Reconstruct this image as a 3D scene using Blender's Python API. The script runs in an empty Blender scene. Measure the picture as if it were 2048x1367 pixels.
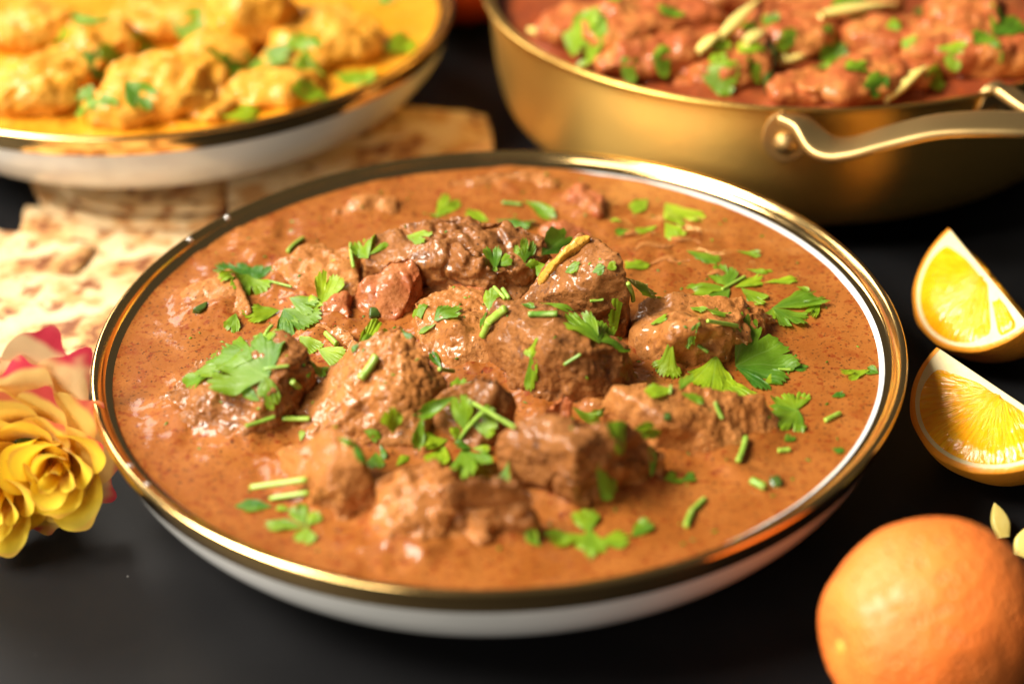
import bpy, bmesh, math, random
import numpy as np
from mathutils import Vector, Matrix
from mathutils.bvhtree import BVHTree
R = math.radians
random.seed(7)
C = bpy.context.scene.collection
SC = bpy.context.scene

# ------------------------------------------------------------------ camera
PITCH, ROLL, DIST, FMM = R(32.50), R(-1.70), 0.651, 60.0
F = FMM / 36 * 2048
fwd = Vector((0, math.cos(PITCH), -math.sin(PITCH)))
_up = Vector((0, math.sin(PITCH), math.cos(PITCH)))
rgt = math.cos(ROLL) * Vector((1, 0, 0)) + math.sin(ROLL) * _up
upv = -math.sin(ROLL) * Vector((1, 0, 0)) + math.cos(ROLL) * _up
CAM = -DIST * fwd
cd = bpy.data.cameras.new('camera')
co = bpy.data.objects.new('camera', cd); C.objects.link(co)
co.matrix_world = Matrix(((rgt.x, upv.x, -fwd.x, CAM.x), (rgt.y, upv.y, -fwd.y, CAM.y),
                          (rgt.z, upv.z, -fwd.z, CAM.z), (0, 0, 0, 1)))
cd.lens = FMM; cd.sensor_width = 36; cd.clip_start = 0.02; cd.clip_end = 20
cd.dof.use_dof = True; cd.dof.focus_distance = 0.572; cd.dof.aperture_fstop = 3.9; cd.dof.aperture_blades = 9
SC.camera = co

# ------------------------------------------------------------------ light
w = bpy.data.worlds.new('World'); SC.world = w; w.use_nodes = True
w.node_tree.nodes['Background'].inputs[0].default_value = (1.0, 0.93, 0.85, 1)
w.node_tree.nodes['Background'].inputs[1].default_value = 0.065
def area(name, loc, target, sx, sy, watts, col):
    l = bpy.data.lights.new(name, 'AREA'); l.shape = 'RECTANGLE'; l.size = sx; l.size_y = sy
    l.energy = watts; l.color = col
    o = bpy.data.objects.new(name, l); C.objects.link(o); o.location = loc
    o.rotation_euler = (Vector(target) - Vector(loc)).to_track_quat('-Z', 'Y').to_euler()
    return o
area('softbox_key', (-1.55, -0.25, 1.72), (0, 0, 0.03), 1.05, 0.85, 134, (1.0, 0.93, 0.83))
area('softbox_back', (-0.75, 0.95, 0.80), (0.02, 0.02, 0.04), 0.55, 0.4, 8.5, (1.0, 0.93, 0.83))
area('softbox_front', (-0.75, -0.95, 0.42), (0, 0, 0.03), 0.6, 0.5, 7, (1.0, 0.93, 0.83))
SC.view_settings.view_transform = 'Standard'; SC.view_settings.look = 'None'
SC.view_settings.gamma = 1; SC.view_settings.exposure = 0.12
SC.cycles.use_denoising = True
SC.cycles.max_bounces = 8

# ------------------------------------------------------------------ helpers
def rayd(px, py):
    return (fwd + (px - 1024) / F * rgt - (py - 683.5) / F * upv).normalized()
def at(px, py, z):
    d = rayd(px, py); return CAM + d * ((z - CAM.z) / d.z)
def tag(o, label, cat, group=None, kind=None):
    o['label'] = label; o['category'] = cat
    if group: o['group'] = group
    if kind: o['kind'] = kind
    return o
def empty(name, loc):
    o = bpy.data.objects.new(name, None); C.objects.link(o); o.location = loc; o.empty_display_size = .01
    return o
def mk(name, V, Fc, mat, loc=(0, 0, 0), parent=None, smooth=True, attr=None):
    """V world coordinates; the object's origin is put at loc (relative to its parent's origin)"""
    V = np.asarray(V, float); loc = np.asarray(loc, float)
    me = bpy.data.meshes.new(name)
    me.from_pydata((V - loc).tolist(), [], Fc if isinstance(Fc, list) else Fc.tolist())
    if smooth: me.shade_smooth()
    if attr:
        for k, a in attr.items():
            t = me.attributes.new(k, 'FLOAT_VECTOR', 'POINT'); t.data.foreach_set('vector', np.asarray(a, np.float32).ravel())
    me.materials.append(mat)
    o = bpy.data.objects.new(name, me); C.objects.link(o)
    if parent is not None:
        o.parent = parent; q = parent; org = Vector((0, 0, 0))
        while q is not None: org = org + q.location; q = q.parent
        o.location = Vector(loc) - org
    else:
        o.location = loc
    me.update()
    return o
def gridf(n, m, wrap=False):
    i, j = np.meshgrid(np.arange(n - 1), np.arange(m if wrap else m - 1), indexing='ij')
    j2 = (j + 1) % m
    return np.stack([i * m + j, (i + 1) * m + j, (i + 1) * m + j2, i * m + j2], -1).reshape(-1, 4)
def lathe(prof, n=192, c=(0, 0, 0)):
    p = np.array(prof, float); t = np.linspace(0, 2 * np.pi, n, endpoint=False)
    V = np.stack([p[:, 0:1] * np.cos(t), p[:, 0:1] * np.sin(t), np.repeat(p[:, 1:2], n, 1)], -1).reshape(-1, 3) + np.array(c)
    return V, gridf(len(p), n, True)
def dense(prof, k=5):
    """Catmull-Rom through profile points"""
    p = np.array(prof, float); q = np.vstack([2 * p[0] - p[1], p, 2 * p[-1] - p[-2]]); out = []
    for i in range(1, len(q) - 2):
        for s in np.linspace(0, 1, k, endpoint=False):
            a, b, c_, d = q[i - 1:i + 3]
            out.append(.5 * ((2 * b) + (-a + c_) * s + (2 * a - 5 * b + 4 * c_ - d) * s * s + (-a + 3 * b - 3 * c_ + d) * s ** 3))
    out.append(p[-1]); return np.array(out)

# numpy noise
def _h(ix, iy, iz, s):
    x = (ix.astype(np.int64) * 374761393 + iy.astype(np.int64) * 668265263 + iz.astype(np.int64) * 2147483647 + s * 974634777) & 0xffffffff
    x = ((x ^ (x >> 13)) * 1274126177) & 0xffffffff
    x = ((x ^ (x >> 16)) * 2246822519) & 0xffffffff
    return ((x ^ (x >> 15)) & 0xffffff) / float(0xffffff)
def vnoise(P, s=0):
    i = np.floor(P); f = P - i; u = f * f * f * (f * (f * 6 - 15) + 10); r = 0
    for dx in (0, 1):
        for dy in (0, 1):
            for dz in (0, 1):
                wgt = (u[:, 0] if dx else 1 - u[:, 0]) * (u[:, 1] if dy else 1 - u[:, 1]) * (u[:, 2] if dz else 1 - u[:, 2])
                r = r + wgt * _h(i[:, 0] + dx, i[:, 1] + dy, i[:, 2] + dz, s)
    return r * 2 - 1
def fbm(P, o=3, s=0, g=.5):
    r, a = 0, 1
    for k in range(o): r = r + a * vnoise(P * 2 ** k + 17.3 * k, s + k); a *= g
    return r
def worley(P, s=0):
    i = np.floor(P); best = np.full(len(P), 9.)
    for dx in (-1, 0, 1):
        for dy in (-1, 0, 1):
            for dz in (-1, 0, 1):
                a, b, c_ = i[:, 0] + dx, i[:, 1] + dy, i[:, 2] + dz
                q = np.stack([a + _h(a, b, c_, s + 1), b + _h(a, b, c_, s + 2), c_ + _h(a, b, c_, s + 3)], 1)
                best = np.minimum(best, ((P - q) ** 2).sum(1))
    return np.sqrt(best)
def vnormals(V, Fq):
    n = np.zeros_like(V); fn = np.cross(V[Fq[:, 2]] - V[Fq[:, 0]], V[Fq[:, 3]] - V[Fq[:, 1]])
    for k in range(4): np.add.at(n, Fq[:, k], fn)
    return n / (np.linalg.norm(n, axis=1)[:, None] + 1e-12)

# ------------------------------------------------------------------ materials
class N:
    def __init__(s, name):
        s.m = bpy.data.materials.new(name); s.m.use_nodes = True; s.t = s.m.node_tree; s.n = s.t.nodes
        s.b = s.n['Principled BSDF']; s.out = s.n['Material Output']
        s.co = s.n.new('ShaderNodeTexCoord').outputs['Object']
    def set(s, **k):
        for a, v in k.items():
            a = {'rough': 'Roughness', 'metal': 'Metallic', 'spec': 'Specular IOR Level', 'sss': 'Subsurface Weight', 'coat': 'Coat Weight',
                 'coatr': 'Coat Roughness', 'aniso': 'Anisotropic', 'base': 'Base Color', 'ior': 'IOR', 'srad': 'Subsurface Radius', 'sscale': 'Subsurface Scale', 'sheen': 'Sheen Weight'}[a]
            if hasattr(v, 'is_linked'): s.t.links.new(v, s.b.inputs[a])
            else: s.b.inputs[a].default_value = (*v, 1) if a == 'Base Color' else v
        return s
    def L(s, a, b): s.t.links.new(a, b)
    def _in(s, sock, v):
        if hasattr(v, 'is_linked'): s.L(v, sock)
        elif isinstance(v, tuple) and len(v) == 3 and sock.type == 'RGBA': sock.default_value = (*v, 1)
        else: sock.default_value = v
    def noise(s, scale, detail=4, rough=.55, vec=None, dist=0):
        n = s.n.new('ShaderNodeTexNoise'); n.inputs['Scale'].default_value = scale; n.inputs['Detail'].default_value = detail
        n.inputs['Roughness'].default_value = rough; n.inputs['Distortion'].default_value = dist
        s.L(vec or s.co, n.inputs['Vector']); return n.outputs['Fac']
    def voro(s, scale, feat='F1', vec=None, rnd=1, out='Distance'):
        n = s.n.new('ShaderNodeTexVoronoi'); n.feature = feat; n.inputs['Scale'].default_value = scale; n.inputs['Randomness'].default_value = rnd
        s.L(vec or s.co, n.inputs['Vector']); return n.outputs[out]
    def scale(s, v):
        n = s.n.new('ShaderNodeMapping'); n.inputs['Scale'].default_value = v; s.L(s.co, n.inputs['Vector']); return n.outputs[0]
    def ramp(s, fac, a, b):
        n = s.n.new('ShaderNodeMapRange'); n.interpolation_type = 'SMOOTHSTEP'; s._in(n.inputs['Value'], fac)
        n.inputs['From Min'].default_value = a; n.inputs['From Max'].default_value = b; return n.outputs[0]
    def mix(s, f, a, b, mode='MIX'):
        n = s.n.new('ShaderNodeMix'); n.data_type = 'RGBA'; n.blend_type = mode
        s._in(n.inputs[0], f); s._in(n.inputs[6], a); s._in(n.inputs[7], b); return n.outputs[2]
    def math(s, op, a, b=0.0):
        n = s.n.new('ShaderNodeMath'); n.operation = op; s._in(n.inputs[0], a); s._in(n.inputs[1], b); return n.outputs[0]
    def attr(s, name):
        n = s.n.new('ShaderNodeAttribute'); n.attribute_name = name
        x = s.n.new('ShaderNodeSeparateXYZ'); s.L(n.outputs['Vector'], x.inputs[0]); return x.outputs
    def bump(s, h, strength=.5, dist=.001, prev=None):
        n = s.n.new('ShaderNodeBump'); n.inputs['Strength'].default_value = strength; n.inputs['Distance'].default_value = dist
        s.L(h, n.inputs['Height'])
        if prev is not None: s.L(prev, n.inputs['Normal'])
        s.L(n.outputs[0], s.b.inputs['Normal']); return n.outputs[0]
    def orand(s): return s.n.new('ShaderNodeObjectInfo').outputs['Random']

def sauce_mat(name, c0, c1, oil, speck, rough=.3, dens=.5):
    m = N(name)
    c = m.mix(m.ramp(m.noise(45, 4), .35, .68), c0, c1)
    c = m.mix(m.math('MULTIPLY', m.ramp(m.noise(75, 5, .62, dist=.4), .54, .70), .45), c, oil)
    c = m.mix(m.math('MULTIPLY', m.ramp(m.noise(160, 4, .6), .56, .70), .35), c, tuple(min(1, x * 1.25) for x in c1))
    c = m.mix(m.math('MULTIPLY', m.ramp(m.noise(380, 3, .6), .54, .68), .85), c, oil)       # red oil flecks
    c = m.mix(m.math('MULTIPLY', m.ramp(m.noise(900, 2, .6), .60, .68), dens), c, speck)    # ground spice
    c = m.mix(m.ramp(m.voro(330), .13, .07), c, tuple(x * .5 for x in speck))
    m.set(base=c, rough=m.math('ADD', m.math('MULTIPLY', m.noise(200, 3), .2), rough - .1), spec=.12, coat=.30, coatr=.07)
    b = m.bump(m.noise(600, 4, .65), .25, .0006); m.bump(m.noise(2600, 2, .6), .15, .0003, b)
    m.L(m.bump(m.noise(260, 3, .6), .15, .0006), m.b.inputs['Coat Normal']); m.L(m.n['Bump.001'].outputs[0], m.b.inputs['Normal'])
    return m.m
def meat_mat(name, c0, c1, dark, rough=.42, wet=.62):
    m = N(name)
    c = m.mix(m.ramp(m.noise(70, 4), .38, .66), c0, c1)
    c = m.mix(m.math('MULTIPLY', m.ramp(m.noise(130, 3, .6, dist=.6), .55, .72), .8), c, dark)
    c = m.mix(m.math('MULTIPLY', m.ramp(m.noise(800, 2, .6), .60, .68), .55), c, tuple(x * .4 for x in dark))
    c = m.mix(m.ramp(m.voro(260), .11, .06), c, (.03, .018, .012))
    c = m.mix(m.math('MULTIPLY', m.ramp(m.noise(500, 2), .62, .72), .5), c, (.55, .2, .06))
    m.set(base=c, rough=m.math('ADD', m.math('MULTIPLY', m.noise(160, 3), .3), rough - .05), spec=.15, coat=m.math('MULTIPLY', m.ramp(m.noise(110, 3), .34, .56), wet), coatr=.14)
    b = m.bump(m.noise(850, 4, .65), .6, .0009); m.bump(m.noise(2200, 3, .6), .5, .0004, b)
    m.L(m.bump(m.noise(300, 3, .6), .38, .0010), m.b.inputs['Coat Normal']); m.L(m.n['Bump.001'].outputs[0], m.b.inputs['Normal'])
    return m.m
M = {}
M['sauce'] = sauce_mat('brown_curry_sauce', (.275, .082, .012), (.35, .118, .022), (.20, .030, .004), (.06, .020, .006), .5, .85)
M['meat'] = meat_mat('braised_meat', (.255, .092, .021), (.34, .132, .034), (.105, .036, .011))
M['meat_light'] = meat_mat('sauce_coated_meat', (.39, .142, .030), (.47, .19, .050), (.24, .080, .019))
M['tomato'] = meat_mat('stewed_tomato', (.40, .135, .038), (.42, .105, .030), (.34, .060, .016), .34)
M['sauce_y'] = sauce_mat('yellow_curry_sauce', (.66, .255, .010), (.74, .32, .022), (.60, .18, .008), (.45, .14, .02), .3, .25)
M['chicken_y'] = meat_mat('yellow_chicken', (.70, .29, .018), (.76, .36, .045), (.62, .22, .012), .45, .4)
M['sauce_r'] = sauce_mat('red_curry_sauce', (.21, .042, .013), (.30, .075, .02), (.36, .06, .01), (.06, .015, .006), .42)
M['chicken_r'] = meat_mat('red_chicken', (.42, .098, .024), (.55, .21, .045), (.25, .045, .014), .46, .5)

def leaf_mat():
    m = N('coriander_leaf'); x, s, tone = m.attr('leaf')
    c = m.mix(tone, (.036, .155, .008), (.48, .64, .014))
    c = m.mix(m.math('MULTIPLY', m.ramp(m.noise(180, 4), .35, .7), .35), c, (.14, .32, .012))
    ax = m.math('ABSOLUTE', x)
    v1 = m.ramp(m.math('MULTIPLY', ax, s), .030, .008)
    k = m.math('FRACT', m.math('SUBTRACT', m.math('MULTIPLY', s, 7.0), m.math('MULTIPLY', ax, 5.0)))
    v2 = m.math('MULTIPLY', m.ramp(m.math('ABSOLUTE', m.math('SUBTRACT', k, .5)), .10, .03), .55)
    v = m.math('MAXIMUM', v1, v2)
    c = m.mix(m.math('MULTIPLY', v, .22), c, (.34, .52, .12))
    m.set(base=c, rough=.42, spec=.5)
    b = m.bump(v, .18, .0003); m.bump(m.noise(500, 3), .3, .0004, b)
    tr = m.n.new('ShaderNodeBsdfTranslucent'); m.L(m.mix(.5, c, (.35, .55, .02)), tr.inputs[0])
    mx = m.n.new('ShaderNodeMixShader'); mx.inputs[0].default_value = .32
    m.L(m.b.outputs[0], mx.inputs[1]); m.L(tr.outputs[0], mx.inputs[2]); m.L(mx.outputs[0], m.out.inputs[0])
    return m.m
M['leaf'] = leaf_mat()
def stem_mat():
    m = N('coriander_stem'); x, s, tone = m.attr('leaf')
    c = m.mix(tone, (.06, .20, .012), (.38, .56, .06))
    c = m.mix(m.math('MULTIPLY', m.ramp(m.noise(500, 3), .4, .7), .4), c, (.5, .6, .15))
    m.set(base=c, rough=.35, sss=.1, srad=(.001, .001, .0004), sscale=.5); m.bump(m.noise(1500, 2), .15, .0003); return m.m
M['stem'] = stem_mat()
def simple(name, base, **k):
    m = N(name); m.set(base=base, **k); return m
def gold_mat(name, base, rough, smudge=.06):
    m = N(name); m.set(base=base, metal=1.0, rough=m.math('ADD', m.math('MULTIPLY', m.ramp(m.noise(60, 4), .4, .8), smudge), rough))
    m.bump(m.noise(25, 2), .03, .002); return m.m
M['gold'] = gold_mat('polished_gold_band', (.90, .60, .24), .12)
M['gold_lip'] = gold_mat('gold_lip', (.92, .60, .22), .16)
def porcelain():
    m = N('white_porcelain'); m.set(base=m.mix(m.ramp(m.noise(30, 3), .4, .7), (.74, .74, .70), (.80, .79, .75)), rough=.12, spec=.5, coat=.3, coatr=.05); return m.m
M['white'] = porcelain()
def brass():
    m = N('brushed_brass')
    sep = m.n.new('ShaderNodeSeparateXYZ'); m.L(m.co, sep.inputs[0])
    ang = m.math('ARCTAN2', sep.outputs[1], sep.outputs[0])
    cmb = m.n.new('ShaderNodeCombineXYZ'); m.L(m.math('MULTIPLY', ang, .04), cmb.inputs[0]); m.L(sep.outputs[2], cmb.inputs[1])
    n = m.noise(2200, 3, .6, cmb.outputs[0])
    m.set(base=m.mix(n, (.86, .50, .11), (.95, .61, .165)), metal=1., rough=m.math('ADD', m.math('MULTIPLY', n, .14), .30), aniso=.8)
    tg = m.n.new('ShaderNodeTangent'); tg.direction_type = 'RADIAL'; tg.axis = 'Z'; m.b.inputs['Anisotropic Rotation'].default_value = .25; m.L(tg.outputs[0], m.b.inputs['Tangent'])
    m.bump(n, .35, .0005); return m.m
M['brass'] = brass()
def brass_plain():
    m = N('satin_brass'); n = m.noise(900, 3)
    m.set(base=m.mix(n, (.72, .47, .18), (.80, .55, .23)), metal=1., rough=.42); m.bump(n, .06, .0003); return m.m
M['brass2'] = brass_plain()
def table_mat():
    m = N('black_tabletop')
    c = m.mix(m.ramp(m.noise(8, 4), .35, .7), (.005, .005, .0055), (.009, .009, .0095))
    c = m.mix(m.ramp(m.voro(75), .028, .012), c, (.22, .21, .20))
    m.set(base=c, rough=m.math('ADD', m.math('MULTIPLY', m.noise(30, 4), .16), .42), spec=.16)
    m.bump(m.noise(1500, 3, .6), .12, .0004); return m.m
M['table'] = table_mat()
def bread_mat():
    m = N('griddled_flatbread')
    c = m.mix(m.ramp(m.noise(30, 4), .35, .65), (.74, .57, .33), (.66, .43, .19))
    c = m.mix(m.math('MULTIPLY', m.ramp(m.noise(60, 4, .6), .47, .60), .85), c, (.52, .25, .075))
    c = m.mix(m.math('MULTIPLY', m.ramp(m.noise(120, 3, .55), .54, .64), m.ramp(m.noise(40, 2), .38, .52)), c, (.22, .075, .028))
    m.set(base=c, rough=.6, spec=.3, sss=.1, srad=(.004, .002, .001), sscale=.5)
    b = m.bump(m.noise(120, 4, .6), .35, .0015); m.bump(m.noise(700, 3), .3, .0006, b); return m.m
M['bread'] = bread_mat()
def petal_mat():
    m = N('rose_petal'); u, v, q = m.attr('petal')   # q: 0 yellow heart .. 1 peach outer petal
    body = m.mix(q, (.95, .72, .045), (.94, .64, .33))
    c = m.mix(m.ramp(v, .15, .9), m.mix(q, (.88, .50, .01), (.90, .68, .16)), body)
    au = m.math('ABSOLUTE', u)
    e = m.math('MAXIMUM', m.ramp(v, .95, 1.0), m.math('MULTIPLY', m.ramp(au, .90, 1.0), m.ramp(v, .45, .8)))
    e = m.math('MULTIPLY', e, m.math('MULTIPLY', m.ramp(m.noise(60, 2), .30, .46), m.ramp(q, -.25, .55)))
    c = m.mix(e, c, (.72, .045, .085))
    c = m.mix(m.math('MULTIPLY', m.ramp(m.noise(28, 3), .48, .7), m.math('MULTIPLY', q, .4)), c, (.86, .40, .26))
    m.set(base=c, rough=.5, spec=.3, sheen=.15)
    cmb = m.n.new('ShaderNodeCombineXYZ'); m.L(m.math('MULTIPLY', u, 30.), cmb.inputs[0]); m.L(m.math('MULTIPLY', v, 2.), cmb.inputs[1])
    m.bump(m.noise(1., 3, .6, cmb.outputs[0]), .12, .0006)
    tr = m.n.new('ShaderNodeBsdfTranslucent'); m.L(c, tr.inputs[0])
    mx = m.n.new('ShaderNodeMixShader'); mx.inputs[0].default_value = .42
    m.L(m.b.outputs[0], mx.inputs[1]); m.L(tr.outputs[0], mx.inputs[2]); m.L(mx.outputs[0], m.out.inputs[0]); return m.m
M['petal'] = petal_mat()
def peel():
    m = N('orange_peel'); c = m.mix(m.ramp(m.noise(35, 3), .35, .7), (.86, .195, .030), (.88, .245, .046))
    m.set(base=c, rough=.46, spec=.42, sss=.06, srad=(.004, .0015, .0005), sscale=.6)
    b = m.bump(m.ramp(m.voro(400), .0, .55), .85, .0008); m.bump(m.noise(120, 3), .3, .001, b); return m.m
M['peel'] = peel()
def rind():
    m = N('wedge_rind'); m.set(base=m.mix(m.noise(120, 3), (.88, .29, .014), (.90, .37, .035)), rough=.4, spec=.45); m.bump(m.voro(520), .3, .0005); return m.m
M['rind'] = rind()
M['navel'] = simple('orange_stem_scar', (.80, .42, .06), rough=.6).m
def pulp():
    m = N('orange_pulp'); x, r_, z = m.attr('pulp')      # x angle, r radius 0..1
    cmb = m.n.new('ShaderNodeCombineXYZ'); m.L(m.math('MULTIPLY', x, 15.), cmb.inputs[0]); m.L(m.math('MULTIPLY', r_, 4.), cmb.inputs[1]); m.L(z, cmb.inputs[2])
    n = m.noise(1.2, 3, .5, cmb.outputs[0], .4)
    c = m.mix(m.ramp(n, .35, .7), (.95, .36, .003), (.96, .47, .010))
    m.set(base=c, rough=.14, spec=.6); m.bump(n, .6, .0014); return m.m
M['pulp'] = pulp()
def pith():
    m = N('orange_pith'); m.set(base=m.mix(m.noise(200, 3), (.82, .62, .26), (.86, .74, .44)), rough=.5, sss=.2, srad=(.004, .003, .001), sscale=.5); m.bump(m.noise(500, 3), .3, .0006); return m.m
M['pith'] = pith()
def ginger():
    m = N('raw_ginger'); m.set(base=m.mix(m.noise(300, 3), (.88, .66, .13), (.92, .76, .26)), rough=.4, sss=.2, srad=(.003, .002, .001), sscale=.4); m.bump(m.noise(900, 3), .2, .0004); return m.m
M['ginger'] = ginger()
M['fat'] = meat_mat('yellow_fat', (.62, .31, .03), (.68, .36, .05), (.48, .19, .025), .4)
M['chilli'] = simple('green_chilli', (.055, .10, .015), rough=.25, spec=.6).m
M['tomato_skin'] = simple('tomato_skin', (.5, .06, .01), rough=.2, spec=.6).m
M['drop'] = simple('water_drop', (.9, .9, .88), rough=.05, spec=.8).m; M['drop'].node_tree.nodes['Principled BSDF'].inputs['Transmission Weight'].default_value = .8
M['white_bit'] = simple('salt_grain', (.75, .72, .68), rough=.4).m

# ------------------------------------------------------------------ tabletop
t = mk('tabletop', [(-2.5, -2, 0), (2.5, -2, 0), (2.5, 3, 0), (-2.5, 3, 0)], [(0, 1, 2, 3)], M['table'], smooth=False)
t['kind'] = 'structure'; t['label'] = 'matte black tabletop under all the dishes'

# ------------------------------------------------------------------ two gold banded bowls
P1C = (-.0046, -.0619, 0.0); P2C = (-.1576, .2112, .0088)
def make_bowl(c, label):
    root = empty('serving_bowl', c); tag(root, label, 'bowl', 'gold banded white serving bowls')
    body = [(.0, .0045), (.060, .0042), (.0655, .0032), (.067, .0003), (.070, .0003), (.0715, .0030), (.085, .0036), (.103, .0068), (.1185, .0146), (.1283, .0256), (.1330, .0370)]
    inn = [(.1284, .0407), (.1245, .0382), (.115, .027), (.098, .016), (.07, .0095), (.03, .008), (.0, .008)]
    V, Fc = lathe(np.vstack([dense(body, 4), dense([(.1330, .0370), (.1314, .0405), (.1284, .0407)], 2)[1:-1], dense(inn, 4)]), 256, c)
    mk('body', V, Fc, M['white'], c, root)
    band = [(.1332, .0366), (.1343, .0400), (.13485, .0430)]
    bin_ = [(.1316, .0437), (.1311, .0425), (.1302, .0415), (.1281, .0408)]
    V, Fc = lathe(dense(band, 5), 256, c); mk('gold_band', V, Fc, M['gold'], c, root)
    lip = [(.13485, .0430), (.13512, .0441), (.1348, .0450), (.1339, .04545), (.1329, .0451), (.1321, .0443), (.1316, .0437)]
    V, Fc = lathe(dense(lip, 4), 256, c); mk('rim', V, Fc, M['gold_lip'], c, root)
    V, Fc = lathe(dense(bin_, 5), 256, c); mk('gold_band', V, Fc, M['gold'], c, root)
    return root
make_bowl(P1C, 'white bowl with a gold rim holding the brown meat curry')
make_bowl(P2C, 'white bowl with a gold rim holding the yellow curry')

# ------------------------------------------------------------------ chunks
def hull_chunk(name, W, mat, amp=1.0, voxel=.00058, smooth=6, seed=0, gran=1.0, fold=0.0, fib=1.0):
    """W: world points; convex hull, rounded, then roughened like braised meat"""
    bm = bmesh.new()
    for p in W: bm.verts.new(p)
    r = bmesh.ops.convex_hull(bm, input=bm.verts)
    bmesh.ops.delete(bm, geom=[g for g in set(r['geom_interior'] + r['geom_unused']) if isinstance(g, bmesh.types.BMVert)], context='VERTS')
    me = bpy.data.meshes.new('tmp'); bm.to_mesh(me); bm.free()
    o = bpy.data.objects.new('tmp', me); C.objects.link(o)
    md = o.modifiers.new('r', 'REMESH'); md.mode = 'VOXEL'; md.voxel_size = voxel
    md = o.modifiers.new('s', 'SMOOTH'); md.factor = .5; md.iterations = smooth
    dg = bpy.context.evaluated_depsgraph_get(); ev = o.evaluated_get(dg).to_mesh()
    V = np.zeros(len(ev.vertices) * 3); ev.vertices.foreach_get('co', V); V = V.reshape(-1, 3)
    Fq = np.array([tuple(p.vertices) if len(p.vertices) == 4 else tuple(p.vertices) + (p.vertices[-1],) for p in ev.polygons])
    o.evaluated_get(dg).to_mesh_clear(); bpy.data.objects.remove(o); bpy.data.meshes.remove(me)
    n = vnormals(V, Fq)
    Q = V + seed * .37
    d = .0016 * fbm(Q * 75, 2, seed) + .0008 * fbm(Q * 190, 2, seed + 5)
    rd = np.random.RandomState(seed).normal(size=3); rd[2] *= .3; rd /= np.linalg.norm(rd)
    al = (Q @ rd)[:, None] * rd; d = d + fib * .00075 * fbm((Q - al) * 330 + al * 45, 3, seed + 31) * np.clip(.6 + fbm(Q * 45, 2, seed + 41), 0, 1.2)
    if fold: d = d - fold * .0022 * np.clip(.22 - np.abs(fbm(Q * 85, 2, seed + 11)), 0, 1) / .22
    V = V + n * (d * amp)[:, None]
    if gran:
        n = vnormals(V, Fq); Q = V + seed * .37
        wl = np.clip(.75 - worley(Q * 430, seed), -.2, 1); msk = np.clip(.55 + fbm(Q * 60, 2, seed + 21), 0.1, 1.1)
        V = V + n * (gran * (.00070 * wl * msk + .00018 * fbm(Q * 900, 2, seed + 9)))[:, None]
    return V, Fq
TRI = []      # (V,F) per dish, for ray casting
def bvh_of(lst):
    vs, fs, k = [], [], 0
    for V, Fq in lst: vs.append(V); fs.append(Fq + k); k += len(V)
    return BVHTree.FromPolygons(np.vstack(vs).tolist(), np.vstack(fs).tolist())
LV = .0399
def pts(level, lst, sink=.004):
    W = []; mx = sum(q[0] for q in lst) / len(lst); my = sum(q[1] for q in lst) / len(lst)
    for x, y, h in lst:
        h *= 1.18; x = mx + (x - mx) * 1.06; y = my + (y - my) * 1.06; p = at(x, y, level + h * .001); W.append(p); W.append(Vector((p.x, p.y, level - sink)))
    return W
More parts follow.
